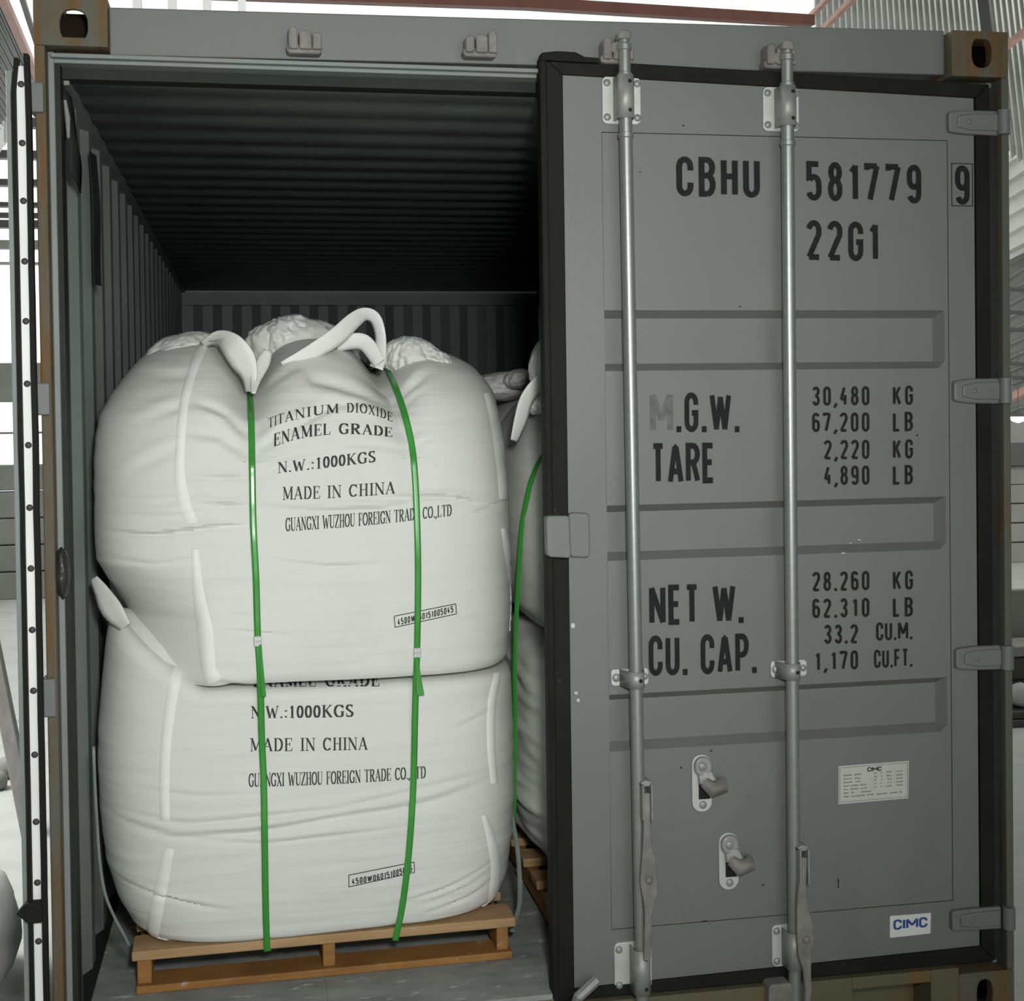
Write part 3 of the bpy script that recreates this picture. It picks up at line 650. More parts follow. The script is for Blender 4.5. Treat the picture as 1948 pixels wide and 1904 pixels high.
# dirt lines lying in the lower slopes
# gaskets
mb = MB()
quad_ring([(DX0, zBL), (DX1+.008, zBR), (DX1+.008, zTR), (DX0, zTL)], [(1.2, .14), (2.392, .14), (2.392, 2.458), (1.2, 2.486)], .014, .04, mb)
gk = cpart(mb, 'gasket', 'rubber_dusty', door, bevel=.003)
mb = MB(); mb.hexa([(1.187, .004, .1), (1.205, .004, .1), (1.205, .05, .1), (1.187, .05, .1)], [(1.185, .004, 2.486), (1.203, .004, 2.486), (1.203, .05, 2.486), (1.185, .05, 2.486)])
cpart(mb, 'gasket', 'rubber', door, bevel=.004)
mb = MB(); mb.box(2.393, 2.41, .02, .05, .14, 2.45); cpart(mb, 'gasket', 'dark', door)  # dark strip painting the shaded recess between gasket and post
mb = MB(); p = [at(*a, Y=.0) for a in ((1026, 114), (1030, 100), (1060, 97), (1095, 99), (1112, 108), (1140, 110), (1140, 120))]
mb.prism([(v.x, v.z) for v in p], -.002, .03); cpart(mb, 'gasket', 'rubber', door, bevel=.003)
# closure plate
def pxprism(pts, y0, y1, name, material, parent, bevel=.004, Y=None):
    Y = y0 if Y is None else Y
    mb = MB(); mb.prism([(at(a, b, Y=Y).x, at(a, b, Y=Y).z) for a, b in pts], y0, y1); return cpart(mb, name, material, parent, bevel=bevel)
cp = pxprism([(1039, 984), (1046, 981), (1080, 981), (1084, 985), (1087, 1058), (1083, 1062), (1046, 1060), (1041, 1055)], -.022, .012, 'closure_plate', 'paint', door)
pxprism([(1082, 978), (1090, 975), (1118, 976), (1122, 981), (1123, 1055), (1118, 1061), (1088, 1060), (1084, 1052)], .006, .03, 'closure_plate', 'paint', door)
# locking rods
YR = -.018; RR = .0165
def rodx(px, py): return at(px, py, Y=YR-RR*.3).x
def bolt(c, r, h, parent, name='bolt', material='galvmatte'):
    return cpart(MB().dome(c, r, h), name, material, parent, smooth=True)
def rod(xc, ztop, zbot, xb):
    """xc at the top, xb at the bottom"""
    def X(z): return lerp(xc, xb, (ztop-z)/(ztop-zbot))
    mb = MB()
    prof = [(zbot, RR), (ztop-.26, RR), (ztop-.258, .0195), (ztop-.2475, .0195), (ztop-.246, RR*1.0), (ztop-.118, RR), (ztop-.116, .0185), (ztop-.100, .0185), (ztop-.098, .0152), (ztop-.045, .0152), (ztop-.043, .0185), (ztop-.030, .0185), (ztop-.026, .013), (ztop-.012, .013)]
    mb.tube([(X(z), YR, z) for z, r in prof], [r for z, r in prof], 24)
    r = cpart(mb, 'locking_rod', 'galv', door, smooth=True)
    x = X(ztop)
    mb = MB(); mb.prism([(x-.018, ztop-.018), (x+.012, ztop-.02), (x+.016, ztop-.004), (x+.005, ztop+.004), (x-.014, ztop+.002)], YR-.018, YR+.03)
    mb.prism([(x-.034, ztop-.045), (x-.012, ztop-.05), (x-.012, ztop-.02), (x-.03, ztop-.022)], YR+.005, YR+.04)
    cpart(mb, 'locking_cam', 'castiron', door, bevel=.004, smooth=True)
    return X
def bracket(X, zc, h, pl, holes=True):
    x = X(zc); py = 1000; x0, x1 = pl; flange = (x-x0, x1-x)
    mb = MB(); mb.prism(rrect(x0, x1, zc-h/2, zc+h/2, .014), YD-.007, YD+.002)
    b = cpart(mb, 'rod_bracket', 'zinc', door, bevel=.0015)
    mb = MB()   # sleeve: half tube with webs down to the plate
    n = 14; out = []
    for k in range(n+1):
        t = PI*k/n; out.append((x+math.cos(t)*.0215, YR-.003-math.sin(t)*.0195))
    out = [(x+.022, YD-.006)]+out+[(x-.022, YD-.006)]
    top = [(a, c2, zc+h/2-.006) for a, c2 in out]; bot = [(a, c2, zc-h/2+.006) for a, c2 in out]
    mb.grid([bot, top]); o = len(mb.v); 
    s = cpart(mb, 'rod_bracket', 'galvmatte', door, smooth=True); s.modifiers.new('t', 'SOLIDIFY').thickness = .003
    for sx in (-1, 1):
        for sz in (-1, 1): bolt((x+(-(flange[0]-.012) if sx < 0 else flange[1]-.009), YD-.007, zc+sz*h*.36), .0095, .006, door)
    if holes:
        for sz in (-1, 1): cpart(MB().dome((x+.006, YR-.0238, zc+sz*h*.30), .0048, .001), 'hole', 'hole', door)
    return b
def clamp(X, zc, pl):
    x = X(zc); x0, x1 = pl
    mb = MB(); mb.prism(rrect(x0, x1, zc-.021, zc+.021, .009), YD-.006, YD+.002); cpart(mb, 'rod_clamp', 'zinc', door, bevel=.0015)
    out = [(x+.03, YD-.007)]+[(x+math.cos(PI*k/12)*.0205, YR-.002-math.sin(PI*k/12)*.0195) for k in range(13)]+[(x-.034, YD-.007)]
    mb = MB(); mb.grid([[(a, b, zc-.021) for a, b in out], [(a, b, zc+.021) for a, b in out]])
    s = cpart(mb, 'rod_clamp', 'galvmatte', door, smooth=True); s.modifiers.new('t', 'SOLIDIFY').thickness = .003
    bolt((x0+.013, YD-.006, zc), .011, .007, door); bolt((x1-.010, YD-.006, zc), .009, .006, door)
    cpart(MB().dome((x+.006, YR-.0225, zc), .005, .001), 'hole', 'hole', door)
p1t, p1b = at(1184, 62, Y=YR), at(1219, 1780, Y=YR)
p2t, p2b = at(1494, 82, Y=YR), at(1511, 1780, Y=YR)
def ext(pt, pb, z): return lerp(pt.x, pb.x, (pt.z-z)/(pt.z-pb.z))
X1 = rod(p1t.x+.004, p1t.z, .03, ext(p1t, p1b, .03)); X2 = rod(p2t.x+.004, p2t.z, .03, ext(p2t, p2b, .03))
def pxr(a, b, y): return at(a, y, Y=YD-.007).x, at(b, y, Y=YD-.007).x
bracket(X1, at(1182, 192, Y=YD).z, .118, pxr(1146, 1219, 192)); bracket(X2, at(1487, 209, Y=YD).z, .112, pxr(1452, 1520, 209))
clamp(X1, at(1197, 1287, Y=YD).z, pxr(1163, 1234, 1287)); clamp(X2, at(1500, 1271, Y=YD).z, pxr(1467, 1535, 1271))
bracket(X1, at(1204, 1836, Y=YD).z, .125, pxr(1169, 1240, 1836)); bracket(X2, at(1506, 1795, Y=YD).z, .108, pxr(1469, 1535, 1795), holes=False)
# handles folded down along the rods
def handle(X, px, py0, dxs):
    zt = at(px, py0, Y=-.05).z; x0 = X(zt)
    mb = MB()   # hub clevis: two cheeks
    for sx in (-.001, .021): mb.prism(rrect(x0+sx, x0+sx+.005, zt-.085, zt+.004, .002), -.062, -.014)
    mb.prism([(x0-.001, zt-.004), (x0+.026, zt-.004), (x0+.026, zt+.008), (x0+.012, zt+.012), (x0-.001, zt+.006)], -.05, -.014)
    hb = cpart(mb, 'handle_hub', 'galvmatte', door, bevel=.003, smooth=True)
    pts = dxs; mb = MB(); L, Rr = [], []
    rows = []
    for (dz_, cx, hw, yc) in pts:
        z = zt-dz_; x = x0+cx; rows.append([(x-hw, yc-.006, z), (x+hw, yc-.008, z), (x+hw, yc+.006, z), (x-hw, yc+.007, z)])
    mb.grid(rows, True); o = len(mb.v); n = len(rows); mb.f.append((o-4*n+3, o-4*n+2, o-4*n+1, o-4*n)); mb.f.append((o-4, o-3, o-2, o-1))
    h = cpart(mb, 'handle', 'castiron', door, bevel=.003, smooth=True)
    zz = zt-pts[4][0]
    cpart(MB().dome((x0+pts[4][1], pts[4][3]-.008, zz), .010, .006), 'bolt', 'castiron', door, smooth=True)
handle(X1, 1208, 1495, [(.02, .012, .009, -.045), (.10, .012, .009, -.048), (.15, .012, .012, -.05), (.185, .015, .018, -.05), (.235, .014, .022, -.05), (.275, .018, .020, -.05), (.315, .014, .010, -.047), (.38, .012, .009, -.044), (.44, .010, .009, -.04)])
handle(X2, 1508, 1618, [(.02, .014, .009, -.045), (.085, .008, .009, -.05), (.13, .006, .014, -.052), (.18, .012, .021, -.054), (.225, .014, .023, -.054), (.265, .012, .018, -.052), (.305, .018, .010, -.05), (.36, .022, .008, -.048), (.40, .018, .008, -.045)])
# handle catches
def catch(px, py):
    c = at(px, py, Y=YD)
    mb = MB(); mb.prism(rrect(c.x-.026, c.x+.026, c.z-.073, c.z+.073, .0255), YD-.006, YD+.002); b = cpart(mb, 'handle_catch', 'zinc', door, bevel=.001)
    mb = MB(); mb.prism(rrect(c.x-.022, c.x+.024, c.z+.02, c.z+.07, .021), YD-.02, YD-.006)
    mb.hexa([(c.x-.012, YD-.02, c.z+.0), (c.x+.04, YD-.03, c.z-.004), (c.x+.042, YD-.012, c.z+.0), (c.x-.010, YD-.006, c.z+.004)], [(c.x-.014, YD-.018, c.z+.035), (c.x+.022, YD-.022, c.z+.035), (c.x+.022, YD-.008, c.z+.035), (c.x-.014, YD-.006, c.z+.035)])
    cpart(mb, 'catch_latch', 'galvmatte', door, bevel=.004, smooth=True)
    cpart(MB().tube([(c.x+.0, YD-.024, c.z+.008), (c.x+.016, YD-.036, c.z-.008), (c.x+.045, YD-.030, c.z-.002), (c.x+.05, YD-.014, c.z+.012)], [.014, .021, .019, .009], 12), 'catch_latch', 'castiron', door, smooth=True)
    cpart(MB().box(c.x-.009, c.x+.02, YD-.0075, YD-.005, c.z-.04, c.z+.01), 'hole', 'hole', door)
    bolt((c.x+.002, YD-.006, c.z-.055), .0105, .005, door); bolt((c.x-.002, YD-.02, c.z+.046), .011, .004, door)
catch(1334, 1489); catch(1385, 1637)
# hinges
def hinge(px0, px1, py, h0, h1, mate='paint'):
    a = at(px0, py, Y=0); b = at(px1, py, Y=0); s = 1/760
    mb = MB(); z = a.z
    mb.prism([(a.x, z-h0*s), (a.x+.01, z-h0*s-.004), (a.x+.05, z-h1*s), (b.x, z-h1*s-.002), (b.x, z+h1*s), (a.x+.05, z+h1*s), (a.x+.01, z+h0*s+.004), (a.x, z+h0*s)], .006, YD+.012)
    hg = cpart(mb, 'hinge', mate, door, bevel=.005)
    mb = MB(); mb.prism([(a.x+.022, z-h0*s*.62), (a.x+.06, z-h1*s*.7), (b.x-.004, z-h1*s*.72), (b.x-.004, z+h1*s*.72), (a.x+.06, z+h1*s*.7), (a.x+.022, z+h0*s*.62)], .001, YD)
    cpart(mb, 'hinge', mate, door, bevel=.004)
    cpart(MB().lathe_z(2.424, .0, [(z-h1*s, .017), (z+h1*s, .017)], 16), 'hinge_pin', 'paint', door, smooth=True)
    cpart(MB().dome((a.x+.055, .001, z), .007, .003), 'bolt', 'paint', door, smooth=True)
hinge(1808, 1906, 230, 18, 24); hinge(1818, 1908, 744, 18, 25); hinge(1822, 1910, 1255, 18, 24); hinge(1814, 1908, 1755, 18, 22)
# markings
YT = YD-.0004
def mark(text, x0, x1, y0, y1, hpx, name='lettering', material='black_ink', Yp=YT, parent=None, **k):
    polys, w = sans_line(text, **k)
    p0, p1 = at(x0, y0, Y=Yp), at(x1, y1, Y=Yp); hgt = (at(x0, y0-hpx, Y=Yp)-p0).length
    return plane_text(name, polys, w, p0, p1, hgt, Yp, material, parent or door)
mark('CBHU', 1287, 1446, 373, 376.5, 76); mark('581779', 1534, 1753, 381, 387.5, 75, gap=.17)
mark('9', 1817, 1845, 389, 390, 75); mark('22G1', 1534.5, 1671, 494, 498, 76, gap=.16)
fb = MB(); c0, c1 = at(1810, 392, Y=YT), at(1850.5, 311, Y=YT); t = .0022
for r in ((c0.x, c1.x, c0.z, c0.z+t), (c0.x, c1.x, c1.z-t, c1.z), (c0.x, c0.x+t, c0.z, c1.z), (c1.x-t, c1.x, c0.z, c1.z)): fb.box(r[0], r[1], YT-.0004, YT, r[2], r[3])
cpart(fb, 'lettering', 'black_ink', door)
mark('M', 1237.5, 1281, 824, 823, 78, material='faded_ink', sw=.15)
mark('.G.W.', 1287, 1407, 822, 822, 76, gap=.10)
mark('TARE', 1239, 1361, 921, 919, 78, gap=.07)
mark('NET W.', 1235.5, 1415, 1190, 1185, 77, gap=.08)
mark('CU. CAP.', 1234.5, 1440, 1286, 1280, 77, gap=.09)
for txt, un, y, xa in (('30,480', 'KG', 772, 1545), ('67,200', 'LB', 822, 1545), ('2,220', 'KG', 874, 1567.5), ('4,890', 'LB', 923, 1567.5), ('28.260', 'KG', 1125, 1545.5), ('62.310', 'LB', 1176, 1545.5)):
    dy = -2.5 if y > 1000 else -1
    mark(txt, xa, 1654.5, y, y+dy, 37, sw=.14, mono=.42, gap=.16); mark(un, 1699, 1737, y+dy, y+dy-1, 37, sw=.14, gap=.22)
mark('33.2', 1567.5, 1632.5, 1225, 1223.5, 36.5, sw=.14, mono=.42, gap=.14); mark('CU.M.', 1667, 1736, 1219, 1216, 35, sw=.14, gap=.1)
mark('1,170', 1548, 1633, 1277, 1273, 36.5, sw=.14, mono=.42, gap=.14); mark('CU.FT.', 1663, 1736, 1271, 1268, 35, sw=.14, gap=.1)
# data plate
YP = YD-.0016
def pl_quad(pts, y0, name, material):
    mb = MB(); mb.prism([(at(a, b, Y=y0).x, at(a, b, Y=y0).z) for a, b in pts], y0, YD+.003); return cpart(mb, name, material, door)
pl_quad([(1595, 1457.5), (1729, 1447), (1728, 1518.5), (1595, 1530)], YP, 'data_plate', 'plate')
YQ = YP-.0006
def bars(rows, name, material):
    mb = MB()
    for x0, x1, ya, yb, h in rows:
        a, b, c, d = at(x0, ya, Y=YQ), at(x1, yb, Y=YQ), at(x1, yb-h, Y=YQ), at(x0, ya-h, Y=YQ)
        mb.add([a, b, c, d], [(0, 1, 2, 3)])
    return cpart(mb, name, material, door, fixn=False)
def ply(x, v):   # plate-relative row: v 0 top .. 1 bottom
    t = (x-1595)/134; return lerp(lerp(1457.5, 1447, t), lerp(1530, 1518.5, t), v)
rows = []; rr = random.Random(2)
for k, (v, segs) in enumerate(((.27, [(1605, 1621), (1625, 1639), (1662, 1668), (1675, 1678), (1686, 1696), (1705, 1717)]), (.365, [(1605, 1621), (1626, 1637), (1664, 1668), (1676, 1678), (1687, 1696), (1705, 1717)]), (.455, [(1605, 1621), (1627, 1637), (1664, 1667), (1677, 1679), (1688, 1696), (1705, 1717)]),
        (.55, [(1605, 1615), (1618, 1634), (1637, 1648), (1664, 1667), (1675, 1677), (1689, 1691), (1694, 1696), (1705, 1717)]), (.64, [(1605, 1614), (1618, 1633), (1637, 1649), (1664, 1667), (1676, 1678), (1685, 1696), (1706, 1717)]), (.735, [(1605, 1614), (1620, 1624), (1638, 1658)]), (.83, [(1605, 1615), (1619, 1645), (1650, 1662), (1668, 1688), (1693, 1707), (1711, 1716)]))):
    for x0, x1 in segs:
        x = x0
        while x < x1:
            w = min(rr.uniform(.7, 1.5), x1-x); rows.append((x, x+w, ply(x, v), ply(x+w, v), rr.uniform(1.3, 2.6))); x += w+rr.uniform(.3, .6)
bars(rows, 'lettering', 'faded_ink')
e = 2.2
bars([(1597.5, 1727, ply(1597.5, .045)+.5, ply(1727, .045)+.5, .7), (1597.5, 1727, ply(1597.5, .955), ply(1727, .955), .7), (1597.2, 1598, ply(1597, .955), ply(1598, .955), 66), (1725.8, 1726.6, ply(1726, .955), ply(1726, .955), 65)], 'lettering', 'faded_ink')
mark('CIMC', 1650, 1677, 1468, 1466.2, 8.5, sw=.20, gap=.04, Yp=YQ, wscale=1.7)
pl_quad([(1693, 1742.5), (1771, 1736.5), (1770, 1775.5), (1693, 1784)], YP, 'maker_label', 'platelabel')
mark('CIMC', 1699.5, 1764.5, 1769.5, 1763.5, 20, sw=.20, gap=.05, Yp=YQ, material='blue_ink', wscale=1.65)
# chips and chalk marks on the paint
mb = MB()
for px, py, w, h in ((1300, 239, 3, 3), (1408, 583, 3, 2), (1745, 828, 3, 3), (1353, 1428, 3, 3), (1296, 1460, 3, 3), (1452, 1683, 3, 3), (1402, 1683, 2, 2), (1340, 1752, 12, 1.5), (1218, 327, 2, 2), (1595, 1680, 1.5, 18)):
    a = at(px, py, Y=YT); mb.box(a.x-w/1500, a.x+w/1500, YT-.0002, YD, a.z-h/1500, a.z+h/1500)
cpart(mb, 'paint_chip', 'black_ink', door)
mb = MB()
for px, py, w, h in ((1604, 1052, 9, 3), (1618, 1033, 4, 3), (1634, 1027, 6, 3), (1096, 1318, 7, 6), (1100, 1332, 6, 7), (1090, 1190, 8, 10)):
    a = at(px, py, Y=YT); mb.prism([(a.x+math.cos(k*PI/4)*w/1500, a.z+math.sin(k*PI/4)*h/1500) for k in range(8)], YD-.0006, YD)
cpart(mb, 'chalk_mark', 'zinc', door)

# ---- left door, swung right round against the side ------------------------
mb = MB(); mb.hexa([(-.060, -.018, .17), (-.014, -.018, .17), (-.014-.183, 1.16, .17), (-.060-.188, 1.16, .17)], [(-.060, -.018, 2.40), (-.014, -.018, 2.40), (-.014-.183, 1.16, 2.40), (-.060-.188, 1.16, 2.40)])
ld = cpart(mb, 'door', 'paint', bevel=.004); tag(ld, 'left-hand door swung open, seen on its hinge edge')
def lx(px, py): return at(px, py, Y=-.03).x
mb = MB(); mb.box(-.060, -.046, -.03, -.018, .12, 2.405); cpart(mb, 'edge_strip', 'bluegrey', ld, bevel=.002)
mb = MB(); mb.box(-.0365, -.0155, -.034, -.018, .12, 2.415); st = cpart(mb, 'retaining_strip', 'alu', ld, bevel=.001)
def lip(x0, x1, ztop, flare):
    pts = [(x0, 0), (x1, 0)]
    mb = MB(); n = 30; rows = []
    for k in range(n+1):
        z = lerp(.05, ztop, k/n); w = .0015*noise.noise(Vector((x0*50, z*6, 1)))+flare*max(0, (z-(ztop-.03))/.03)
        rows.append([(x0+w, -.05, z), (x1+w, -.046, z), (x1+w, -.02, z), (x0+w, -.02, z)])
    mb.grid(rows, True); o = len(mb.v); mb.f += [(o-4, o-3, o-2, o-1)]
    cpart(mb, 'gasket', 'rubber', ld)
lip(-.0455, -.0365, 2.43, .008); lip(-.0155, -.0055, 2.44, -.002)
for py in (160, 272, 382, 497, 611, 730, 847, 966, 1082, 1199, 1315, 1437, 1565, 1681, 1793):
    z = at(45, py, Y=-.035).z; bolt((-.0262, -.034, z), .0078, .0045, ld, material='steeldark')
mb = MB(); z0, z1 = at(60, 1756, Y=-.05).z, at(60, 1716, Y=-.05).z
mb.prism([(-.072, (z0+z1)/2), (-.05, z1), (-.014, z1), (-.014, z0), (-.045, z0)], -.056, -.03); cpart(mb, 'gasket', 'rubber', ld, bevel=.004)

# ------------------------------------------------------------------ pallets
def pallet(x0, y0, w, d, rot, label):
    t = thing('wooden_pallet', (x0, y0, FZ), label, 'pallet', 'pallets inside the container'); t.rotation_euler = (0, 0, rot)
    def pb(name, material, *r):
        mb = MB().box(*r); o = mb.build(name, material, None, bevel=.004); o.parent = t; return o
    n = 6
    for k in range(n):
        y = k*(d-.1)/(n-1); pb('deck_board', 'wood', -.012, w+.012, y, y+.1+(.015 if k == 0 else 0), .085, .110)
    for x in (0, w/2-.02, w-.042): pb('stringer', 'wood2', x+(.004 if x else 0), x+.036, .012, d, .0215, .0845)
    for k in range(3):
        y = k*(d-.1)/2; pb('bottom_board', 'wood2', -.003, w+.003, y, y+.1, .0005, .021)
    return t
pallet(.168, .222, .96, 1.1, .02, 'front wooden pallet under the strapped pair of white bags')
pallet(1.262, .30, .98, 1.1, .0, 'wooden pallet half hidden behind the shut right door')
PZ = FZ+.111

# ------------------------------------------------------------------ bags
def bag_body(tab, n0, n1, seed, creases=(), notches=(), NU=260, NV=150, shear=.04, tilt=None, post=None, wr=1.0, xref=.62):
    """closed sack: tab rows (z, xl, xr, yf, yb); n exponent bottom/top"""
    z0, z1 = tab[0][0], tab[-1][0]
    V = []
    for j in range(NV):
        z = lerp(z0, z1, j/(NV-1)); xl, xr, yf, yb = interp(tab, z)
        cx, rx, cy, ry = (xl+xr)/2, (xr-xl)/2, (yf+yb)/2, (yb-yf)/2
        n = lerp(n0, n1, max(0, (j/(NV-1)-.45)/.55)**1.2)
        for i in range(NU):
            t = 2*PI*i/NU; c, s = math.cos(t), math.sin(t)
            r = ((abs(c)/rx)**n+(abs(s)/ry)**n)**(-1/n)
            V.append((cx+r*c, cy+r*s, z))
    A = np.array(V); C = np.zeros_like(A)
    # outward direction
    Nn = A.copy().reshape(NV, NU, 3)
    du = np.roll(Nn, -1, 1)-np.roll(Nn, 1, 1); dv = np.gradient(Nn, axis=0)
    nr = np.cross(du, dv); nr /= np.linalg.norm(nr, axis=2, keepdims=True)+1e-9
    nr = nr.reshape(-1, 3)
    d = np.zeros(len(A))
    for k, (x, y, z) in enumerate(V):
        p = Vector((x, y, z))
        d[k] += .008*noise.noise(p*2.6+Vector((seed, 0, 0)))
        k1 = noise.noise(Vector((x*2.2+seed, y*2.2, z*13)))
        d[k] += wr*.0035*(k1 if k1 > 0 else k1*.3)
        d[k] += wr*.0018*noise.noise(Vector((x*5+seed, y*5, z*34)))
    X, Z = A[:, 0], A[:, 2]; front = (A[:, 1] < tab[len(tab)//2][3]+.40)
    for pts, amp, w in creases:
        best = np.full(len(A), 9.0); tt = np.zeros(len(A)); sd = np.zeros(len(A)); L = len(pts)-1
        for q_ in range(L):
            (ax, az), (bx, bz) = pts[q_], pts[q_+1]; ex, ez = bx-ax, bz-az; l2 = ex*ex+ez*ez+1e-12
            t = np.clip(((X-ax)*ex+(Z-az)*ez)/l2, 0, 1); dx = X-ax-t*ex; dz2 = Z-az-t*ez; dist = np.hypot(dx, dz2)
            u = dist < best; best[u] = dist[u]; tt[u] = (q_+t[u])/L; sd[u] = (ex*dz2-ez*dx)[u]
        env = np.clip(np.sin(np.pi*np.clip(tt*.9+.05, 0, 1)), 0, 1)
        d -= front*env*amp*(np.exp(-(best/w)**2)-.65*np.exp(-((best-1.9*w)/(1.3*w))**2)*(sd > 0))
    A2 = A+nr*d[:, None]
    for (xs_, w, dtab) in notches:   # strap bites
        xs_z = np.interp(Z, [a for a, b in xs_], [b for a, b in xs_])
        wz = np.interp(Z, [a for a, b in w], [b for a, b in w])
        dd = np.interp(Z, [a for a, b in dtab], [b for a, b in dtab])
        kk = np.exp(-(np.abs(X-xs_z)/wz)**1.5)*dd
        A2[:, 1] += kk*(A[:, 1] < tab[len(tab)//2][3]+.45); A2[:, 2] -= .55*kk*(Z > 1.5)
    if post is not None: post(A, A2)
    if tilt is not None: A2[:, 2] += tilt[0]*(A2[:, 0]-xref)*np.interp(A[:, 2], tilt[1], tilt[2])
    mb = MB(); mb.v = [tuple(p) for p in A2.tolist()]
    for j in range(NV-1):
        for i in range(NU):
            i2 = (i+1) % NU; mb.f.append((j*NU+i, j*NU+i2, (j+1)*NU+i2, (j+1)*NU+i))
    mb.f.append(tuple(range(NU-1, -1, -1))); mb.f.append(tuple((NV-1)*NU+i for i in range(NU)))
    if shear: mb.v = [(x, y+shear*(x-xref), z) for x, y, z in mb.v]
    return mb
def densify(tab):
    """ease a short table into many rows"""
    zs_ = [r[0] for r in tab]; out = []
    P = [Vector(r[1:]) for r in tab]
    for k in range(len(tab)-1):
        for u in (0, .25, .5, .75):
            a = P[max(k-1, 0)]; b = P[k]; c = P[k+1]; d = P[min(k+2, len(P)-1)]
            v = .5*((2*b)+(c-a)*u+(2*a-5*b+4*c-d)*u*u+(3*b-a-3*c+d)*u**3)
            out.append((lerp(zs_[k], zs_[k+1], u), *v))
    out.append(tab[-1]); return out
def bvh_of(mb): return BVHTree.FromPolygons([Vector(v) for v in mb.v], mb.f)
def cast(bv, px, py, off=.0, Yfall=.3):
    d = ray(px, py).normalized(); loc, nrm, idx, dist = bv.ray_cast(CAM, d)
    k = 0
    while loc is None and k < 30:      # just past the limb: slide back on to the cloth
        k += 1; px += -1.5 if px > 560 else 1.5
        d = ray(px, py).normalized(); loc, nrm, idx, dist = bv.ray_cast(CAM, d)
    if loc is None: return at(px, py, Y=Yfall), Vector((0, -1, 0))
    if nrm.dot(d) > 0: nrm = -nrm
    return loc+nrm*off, nrm
def band(bv, pts, name, material, parent, thick=.004, wmul=1.0, n=40, off=.001, Yfall=.3, bulge=True, origin=None):
    """sewn band lying on the bag; pts (px, py, width px)"""
    sp = spline([(a, b, c) for a, b, c in pts], n); rows = []
    for k, p in enumerate(sp):
        t = sp[min(k+1, n-1)]-sp[max(k-1, 0)]; t = Vector((t.x, t.y)).normalized(); nx = Vector((-t.y, t.x))
        row = []
        for e in (-1, -.6, 0, .6, 1):
            q_ = Vector((p.x, p.y))+nx*(e*p.z/2*wmul)
            h = off+thick*(1-abs(e)**2.5)
            l, nr = cast(bv, q_.x, q_.y, h, Yfall); row.append(l)
        rows.append(row)
    mb = MB().grid(rows)
    o = mb.build(name, material, parent, smooth=True, origin=origin)
    return o
def bag_text(bv, text, base, hpx, parent, font='serif', name='lettering', skew=0, origin=None, **k):
    """print on the cloth: base = baseline control points in the photo, hpx = cap height at both ends"""
    polys, w = serif_line(text, **k) if font == 'serif' else sans_line(text, **k)
    sp = spline([(a, b, 0) for a, b in base], 24) if len(base) > 2 else [Vector((lerp(base[0][0], base[1][0], i/23), lerp(base[0][1], base[1][1], i/23), 0)) for i in range(24)]
    mbs = {}
    lay = 0.0
    def mp(u, v):
        t = u/w*23; i = max(0, min(22, int(t))); p = sp[i]+(sp[i+1]-sp[i])*(t-i)
        hp = lerp(hpx[0], hpx[1], u/w)
        return cast(bv, p.x+skew*v, p.y-hp*v, .0011+lay)[0]
    for wi, poly in zip(list(WORDS), polys):
        mb = mbs.setdefault(wi, MB()); lay = 2e-6*(len(mb.f) % 140); vs = [mp(v[0], v[1]) for v in poly]; mb.add(vs, [tuple(range(len(vs)))])
    for mb in mbs.values(): mb.build(name, 'bag_ink', parent, fixn=False, origin=origin)
def stamp_frame(bv, quad, parent, origin, w=1.6):
    mb = MB()
    for a, b in zip(quad, quad[1:]+quad[:1]):
        n = 14; L = math.hypot(b[0]-a[0], b[1]-a[1]); nx = (-(b[1]-a[1])/L*w/2, (b[0]-a[0])/L*w/2)
        rows = [[cast(bv, lerp(a[0], b[0], i/n)+s*nx[0], lerp(a[1], b[1], i/n)+s*nx[1], .0012)[0] for i in range(n+1)] for s in (-1, 1)]
        mb.grid(rows)
    return mb.build('lettering', 'bag_ink', parent, fixn=False, origin=origin)
def xz(px, py, Y=.22): p = at(px, py, Y=Y); return (p.x, p.z)
def cr(pts, amp=.006, w=.006): return ([xz(*p) for p in pts], amp, w)

STRAP1 = [(474, 722), (478, 800), (480, 900), (482, 1000), (487, 1100), (490, 1200), (495, 1290), (498, 1400), (502, 1500), (505, 1700), (508, 1806)]
STRAP2 = [(738, 702), (752, 735), (768, 780), (784, 850), (791, 930), (795, 1050), (795, 1150), (793, 1250), (790, 1350), (786, 1500), (778, 1620), (766, 1720), (752, 1788)]
def zx_tab(S): return sorted([(xz(*p)[1], xz(*p)[0]) for p in S])

# --- lower bag of the front stack
LB = densify([(PZ, .19, 1.08, .245, 1.28), (PZ+.006, .15, 1.13, .228, 1.30), (.30, .125, 1.155, .220, 1.31), (.36, .092, 1.172, .212, 1.32), (.46, .066, 1.183, .205, 1.33), (.60, .055, 1.19, .20, 1.33), (.76, .054, 1.193, .203, 1.33), (.85, .055, 1.192, .21, 1.33), (.900, .06, 1.188, .211, 1.32), (.919, .072, 1.175, .226, 1.30), (.926, .11, 1.13, .27, 1.26), (.928, .3, .95, .55, 1.1)])
low_cre = [cr([(190, 1560), (330, 1590), (480, 1580), (640, 1552), (800, 1530), (930, 1490)], .008, .010), cr([(200, 1548), (360, 1565), (640, 1535), (940, 1470)], .005, .008),
           cr([(215, 1690), (330, 1712), (450, 1730)], .006, .005), cr([(300, 1590), (500, 1600), (780, 1570)], .004, .006), cr([(760, 1720), (860, 1690), (950, 1650)], .005, .005), cr([(800, 1745), (900, 1715), (945, 1690)], .006, .005), cr([(790, 1730), (900, 1690), (945, 1665)], .004, .004),
           cr([(860, 1390), (960, 1350)], .003, .006), cr([(260, 1500), (380, 1512), (500, 1505)], .003, .006)]
